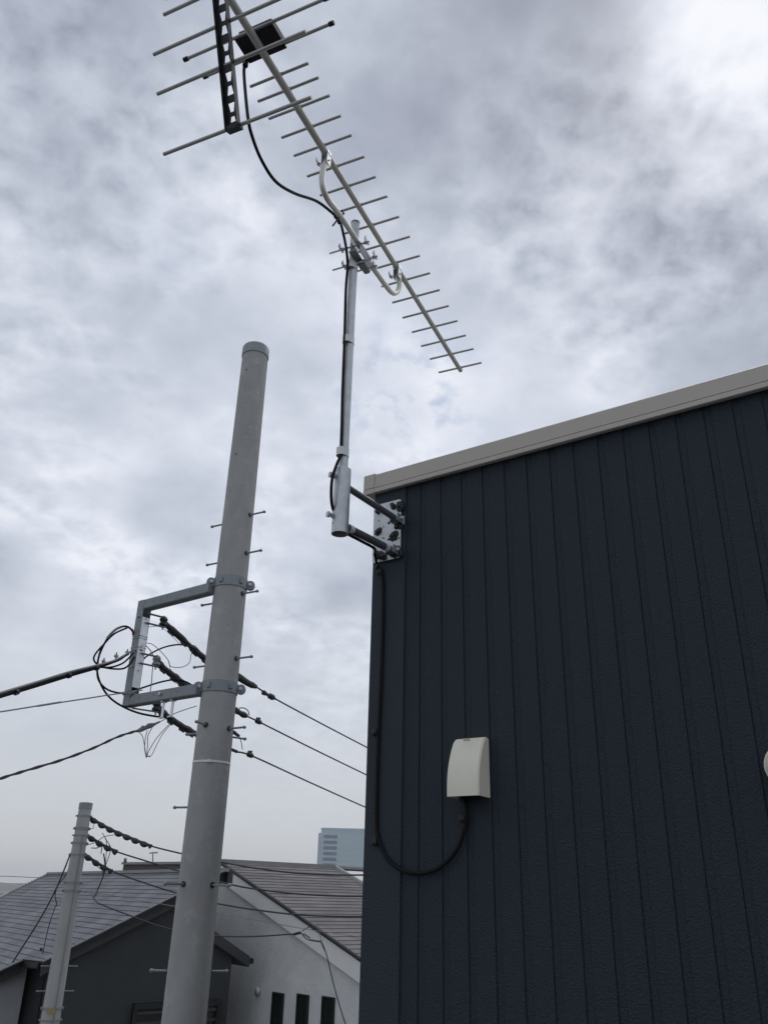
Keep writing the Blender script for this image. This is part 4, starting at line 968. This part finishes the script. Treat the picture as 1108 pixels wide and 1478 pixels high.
# --- house B: light stucco gable, brown-grey slate
B_P = at(317, 1243.5, 17.5); B_R = hit(482, 1252, B_P, Z); B_r = hz(B_R - B_P); B_E = hit(523, 1386, B_P, B_r); B_n = tri_plane(B_P, B_r, B_E); B_g = hz(B_E - B_P)
def brf(x, y, off=0.): return hit(x, y, B_P + B_n * off, B_n)
hB = empty('stucco_house', V((B_E.x, B_E.y, 0)), 'light grey stucco house with white-edged brown slate roof and three slit windows', 'house')
E2 = B_P + (B_E - B_P) * 1.45
hip = brf(524, 1277.5); hipv = hip - B_R; H2 = B_R + hipv * 3.2
bm = B(); prism(bm, [p - B_n * .006 for p in (B_P, B_R, H2, E2)], -B_n * .04); rf = obj('roof', bm, M_['fasciaA'], hB, smooth=False)
fa = plane_frame(B_P, B_r, B_E - B_P)
if (fa.inverted().to_3x3() @ B_n).z < 0: fa = plane_frame(B_P, -B_r, B_E - B_P)
slates('slates', [B_P, B_R, H2, E2], fa, .18, .0085, M_['slateB'], rf)
bm = B(); d = E2 - B_P
a_, b_ = B_P - B_n * .05 + B_r * .03, E2 - B_n * .05 + B_r * .03
strip(bm, a_, b_, .30, .04, B_r); obj('white_verge_board', bm, M_['fasciaB'], hB, smooth=False)
bm = B(); tube(bm, [B_P + B_n * .0 - B_r * .01, E2 - B_r * .01], .032, 8); obj('verge_flashing', bm, M_['dark'], hB)
bm = B(); box(bm, (B_P + B_R) / 2 + Z * .015, (B_R - B_P) / 2, B_g * .08, Z * .035); obj('ridge_cap', bm, M_['ridge'], hB, smooth=False)
bm = B(); tube(bm, [B_R + Z * .01, H2 + Z * .01], .06, 6); obj('hip_cap', bm, M_['ridge'], hB)
# other slope, hidden behind but real
lp_ = V((-B_g.x, -B_g.y, 0)); sl_ = (B_P.z - B_E.z) / (B_E - B_P).xy.length
O1 = B_P + lp_ * 4.0 - Z * 4.0 * sl_; O2 = B_R + lp_ * 4.0 - Z * 4.0 * sl_ + B_r * 3.5
bm = B(); prism(bm, [B_P, O1, O2, B_R], -Z * .04); obj('rear_roof', bm, M_['slateB'], hB, smooth=False, frame=plane_frame(B_P, B_r, O1 - B_P))
WB = B_P + B_r * .10
def bw(x, y, off=0.): return hit(x, y, WB - B_r * off, B_r)
def onb(t, z, o=0.): q = WB + B_g * t - B_r * o; return V((q.x, q.y, z))
tmax = 5.6; bm = B()
prism(bm, [onb(-3.4, 0), onb(-3.4, B_P.z - 3.4 * sl_ - .06), onb(0, B_P.z - .06), onb(tmax, B_P.z - tmax * sl_ - .06), onb(tmax, 0)], B_r * 6)
obj('wall', bm, M_['wallB'], hB, smooth=False)
for (x0, y0, x1) in ((395.5, 1432, 411), (431, 1434.5, 447), (467, 1438, 484)):
    a_, b_ = bw(x0, y0), bw(x1, y0 + 1); t0, t1 = (a_ - WB).dot(B_g), (b_ - WB).dot(B_g); zt_ = (a_.z + b_.z) / 2; hh_ = 1.3
    c = onb((t0 + t1) / 2, zt_ - hh_ / 2); hw_ = (t1 - t0) / 2; bm = B()
    for s_ in (-1, 1):
        box(bm, c + B_g * s_ * (hw_ - .013) - B_r * .02, B_g * .013, B_r * .024, Z * hh_ / 2)
        box(bm, c + Z * s_ * (hh_ / 2 - .013) - B_r * .02, B_g * (hw_ - .026), B_r * .024, Z * .013)
    w_ = obj('window', bm, M_['dark'], hB, smooth=False)
    bm = B(); box(bm, c - B_r * .008, B_g * (hw_ - .02), B_r * .006, Z * (hh_ / 2 - .02)); obj('pane', bm, M_['glass'], w_, smooth=False)
    bm = B(); box(bm, onb((t0 + t1) / 2, zt_ - hh_ - .02, .02), B_g * (hw_ + .03), B_r * .035, Z * .02); obj('sill', bm, M_['fasciaB'], w_, smooth=False)
c = bw(374, 1431); bm = B(); ball(bm, c - B_r * .02, .075, 3, 0, (1, 1, 1.15)); obj('vent_hood', bm, M_['galv'], hB)
# --- flat brown parapet roof behind
q0, q1 = at(177, 1258, 27), at(275, 1256, 25); bd_ = hz(q1 - q0); zt_ = at(200, 1248.5, 27).z; dn_ = V((-bd_.y, bd_.x, 0))
hC_ = empty('flat_roof_house', V((q0.x, q0.y, 0)), 'low brown flat-topped house just showing above the slate ridge behind the near pole', 'house')
bm = B(); c = (q0 + q1) / 2 + bd_ * 1.5; hl = (q1 - q0).length / 2 + 1.5; box(bm, V((c.x, c.y, zt_ / 2)) + dn_ * 3, bd_ * hl, dn_ * 3, Z * zt_ / 2); obj('wall', bm, M_['brownwall'], hC_, smooth=False)
bm = B(); 
for o_, hl_, a_ in ((0, hl + .05, 1),): box(bm, V((c.x, c.y, zt_ + .04)) + dn_ * 3, bd_ * hl_, dn_ * 3.05, Z * .036)
obj('parapet_cap', bm, M_['ridge'], hC_, smooth=False)
vp = at(181, 1248, 27); bm = B(); tube(bm, [V((vp.x, vp.y, zt_ + .06)), at(181, 1241, 27), at(181.5, 1239, 27)], .05, 8); tube(bm, [at(179, 1243, 27), at(181, 1243, 27)], .03, 6); obj('vent_pipe', bm, M_['galv_matt'], hC_)
ta_ = empty('roof_antenna', at(220, 1250, 33), 'tiny thin television antenna standing up above the brown flat roof', 'antenna')
bm = B(); tube(bm, [at(220, 1262, 33), at(221, 1232, 33)], .022, 6); obj('mast', bm, M_['wire_l'], ta_)
bm = B(); tube(bm, [at(216, 1231.5, 33), at(228, 1230, 33)], .02, 6); 
for x in (218, 221, 224, 227): tube(bm, [at(x, 1230, 32.7), at(x, 1232.5, 33.4)], .012, 5)
obj('yagi_head', bm, M_['wire_l'], ta_)

# ------------------------------------------------------------------ distant office tower
DT = 620
tl = at(461, 1196, DT); tr = at(560, 1196, DT); td = hz(tr - tl); tn = V((-td.y, td.x, 0))
tn = tn if tn.y > 0 else -tn
ztop = at(470, 1197, DT).z
tow = empty('office_tower', V((tl.x, tl.y, 0)), 'distant pale blue glass office tower rising behind the stucco house roof', 'office building')
Wd = 60; bm = B(); box(bm, V((tl.x, tl.y, ztop / 2)) + td * (Wd / 2 + 1.5) + tn * 18, td * Wd / 2, tn * 18, Z * (ztop / 2)); obj('glass_shell', bm, M_['tower_grid'], tow, smooth=False, frame=plane_frame(V((tl.x, tl.y, ztop)), td, Z))
bm = B(); box(bm, V((tl.x, tl.y, ztop / 2 - 1.5)) + td * .5 + tn * 12, td * 1.1, tn * 11, Z * (ztop / 2 - 1)); obj('side_fin', bm, M_['tower_white'], tow, smooth=False)
bm = B(); box(bm, V((tl.x, tl.y, ztop + .5)) + td * (Wd / 2 + 1.5) + tn * 18, td * (Wd / 2 + .3), tn * 18.3, Z * .6); obj('roof_edge', bm, M_['tower_white'], tow, smooth=False)
x0 = 3.6; x1 = 13.6
bm = B(); z = ztop - 5
while z > 2: box(bm, V((tl.x, tl.y, z)) + td * (x0 + x1) / 2 - tn * .05, td * (x1 - x0) / 2, tn * .12, Z * 1.15); z -= 3.9
obj('louvre_band', bm, M_['tower_dark'], tow, smooth=False)
bm = B(); z = ztop - 7
for zz_, xa, xb in ((ztop - 6.5, 14.5, 24), (ztop - 11, 14.5, 27)): box(bm, V((tl.x, tl.y, zz_)) + td * (xa + xb) / 2 - tn * .04, td * (xb - xa) / 2, tn * .1, Z * 1.2)
z = ztop - 16
while z > 2: box(bm, V((tl.x, tl.y, z)) + td * 36 - tn * .03, td * 22, tn * .06, Z * .25); z -= 3.9
obj('glass_band', bm, M_['tower_white'], tow, smooth=False)

# ------------------------------------------------------------------ hills, town edge
def ridge(name, dist, h0, h1, seed, m, az0=-75, az1=75, n=160, thick=300):
    rnd = random.Random(seed); ph = [rnd.uniform(0, 6.28) for _ in range(8)]
    bm = B(); A_, B_, C_ = [], [], []
    for i in range(n + 1):
        a = math.radians(az0 + (az1 - az0) * i / n); h = h0 + (h1 - h0) * (.5 + .22 * math.sin(a * 7 + ph[0]) + .15 * math.sin(a * 17 + ph[1]) + .08 * math.sin(a * 43 + ph[2]) + .05 * math.sin(a * 97 + ph[3]))
        d = V((math.sin(a), math.cos(a), 0))
        A_.append(bm.verts.new(d * (dist - thick) + Z * -1)); B_.append(bm.verts.new(d * dist + Z * h)); C_.append(bm.verts.new(d * (dist + thick) + Z * -1))
    for i in range(n): bm.faces.new((A_[i], A_[i + 1], B_[i + 1], B_[i])); bm.faces.new((B_[i], B_[i + 1], C_[i + 1], C_[i]))
    return obj(name, bm, m, kind='structure', origin=(0, 0, 0))
ridge('hills', 2400, 14, 34, 3, M_['hill'])
rnd = random.Random(5)
def tree(p, h, r, label):
    t_ = empty('tree', p, label, 'tree'); bm = B(); tube(bm, [p, p + Z * h * .4 + V((.1, 0, 0)), p + Z * h * .8], [.22, .15, .05], 8)
    for k in range(5):
        a = rnd.uniform(0, 6.28); tube(bm, [p + Z * h * (.35 + .08 * k), p + Z * h * (.55 + .08 * k) + V((math.cos(a), math.sin(a), 0)) * r * .6], [.07, .02], 6)
    obj('trunk', bm, M_['bark'], t_)
    bm = B()
    for k in range(60):
        a, b_, c_ = rnd.gauss(0, .5), rnd.gauss(0, .5), rnd.uniform(-.5, .5)
        cc_ = p + V((a * r, b_ * r, h * (.68 + .30 * c_) * 1.0))
        for _ in range(45):
            q = cc_ + V((rnd.gauss(0, .28), rnd.gauss(0, .28), rnd.gauss(0, .22))); s = rnd.uniform(.05, .11)
            u = V((rnd.gauss(0, 1), rnd.gauss(0, 1), rnd.gauss(0, 1))).normalized(); w_ = u.cross(Z).normalized()
            bm.faces.new([bm.verts.new(q + u * s), bm.verts.new(q + w_ * s * .6), bm.verts.new(q - u * s), bm.verts.new(q - w_ * s * .6)])
    obj('crown', bm, M_['leaf'], t_, smooth=False)
tp = at(-9, 1290, 45); tree(V((tp.x, tp.y, 0)), 6.6, 2.0, 'green leafy tree at the left edge beyond the slate roof')
# far wire low over the horizon
def farw(y0, y1, d, r, lab): cable('thin_wire', [at(-80, y0 - 1, d), at(0, y0, d), at(66, y1, d), at(200, y1 + 3, d)], r, 'wire_l', lab, 'wire', 6)
farw(1264.5, 1267, 40, .016, 'thin distant wire level above the far hills at the left edge')

# ------------------------------------------------------------------ air
hm = bpy.data.materials.new('hazy_air'); hm.use_nodes = True; t = hm.node_tree; t.nodes.clear()
pv = t.nodes.new('ShaderNodeVolumePrincipled'); pv.inputs['Color'].default_value = (.97, .98, 1, 1); pv.inputs['Density'].default_value = .0003; pv.inputs['Anisotropy'].default_value = .2
oo = t.nodes.new('ShaderNodeOutputMaterial'); t.links.new(pv.outputs[0], oo.inputs['Volume'])
bm = B(); box(bm, V((0, 0, 34)), V((3100, 0, 0)), V((0, 3100, 0)), V((0, 0, 36))); obj('haze', bm, hm, kind='stuff', smooth=False, origin=(0, 0, 0))
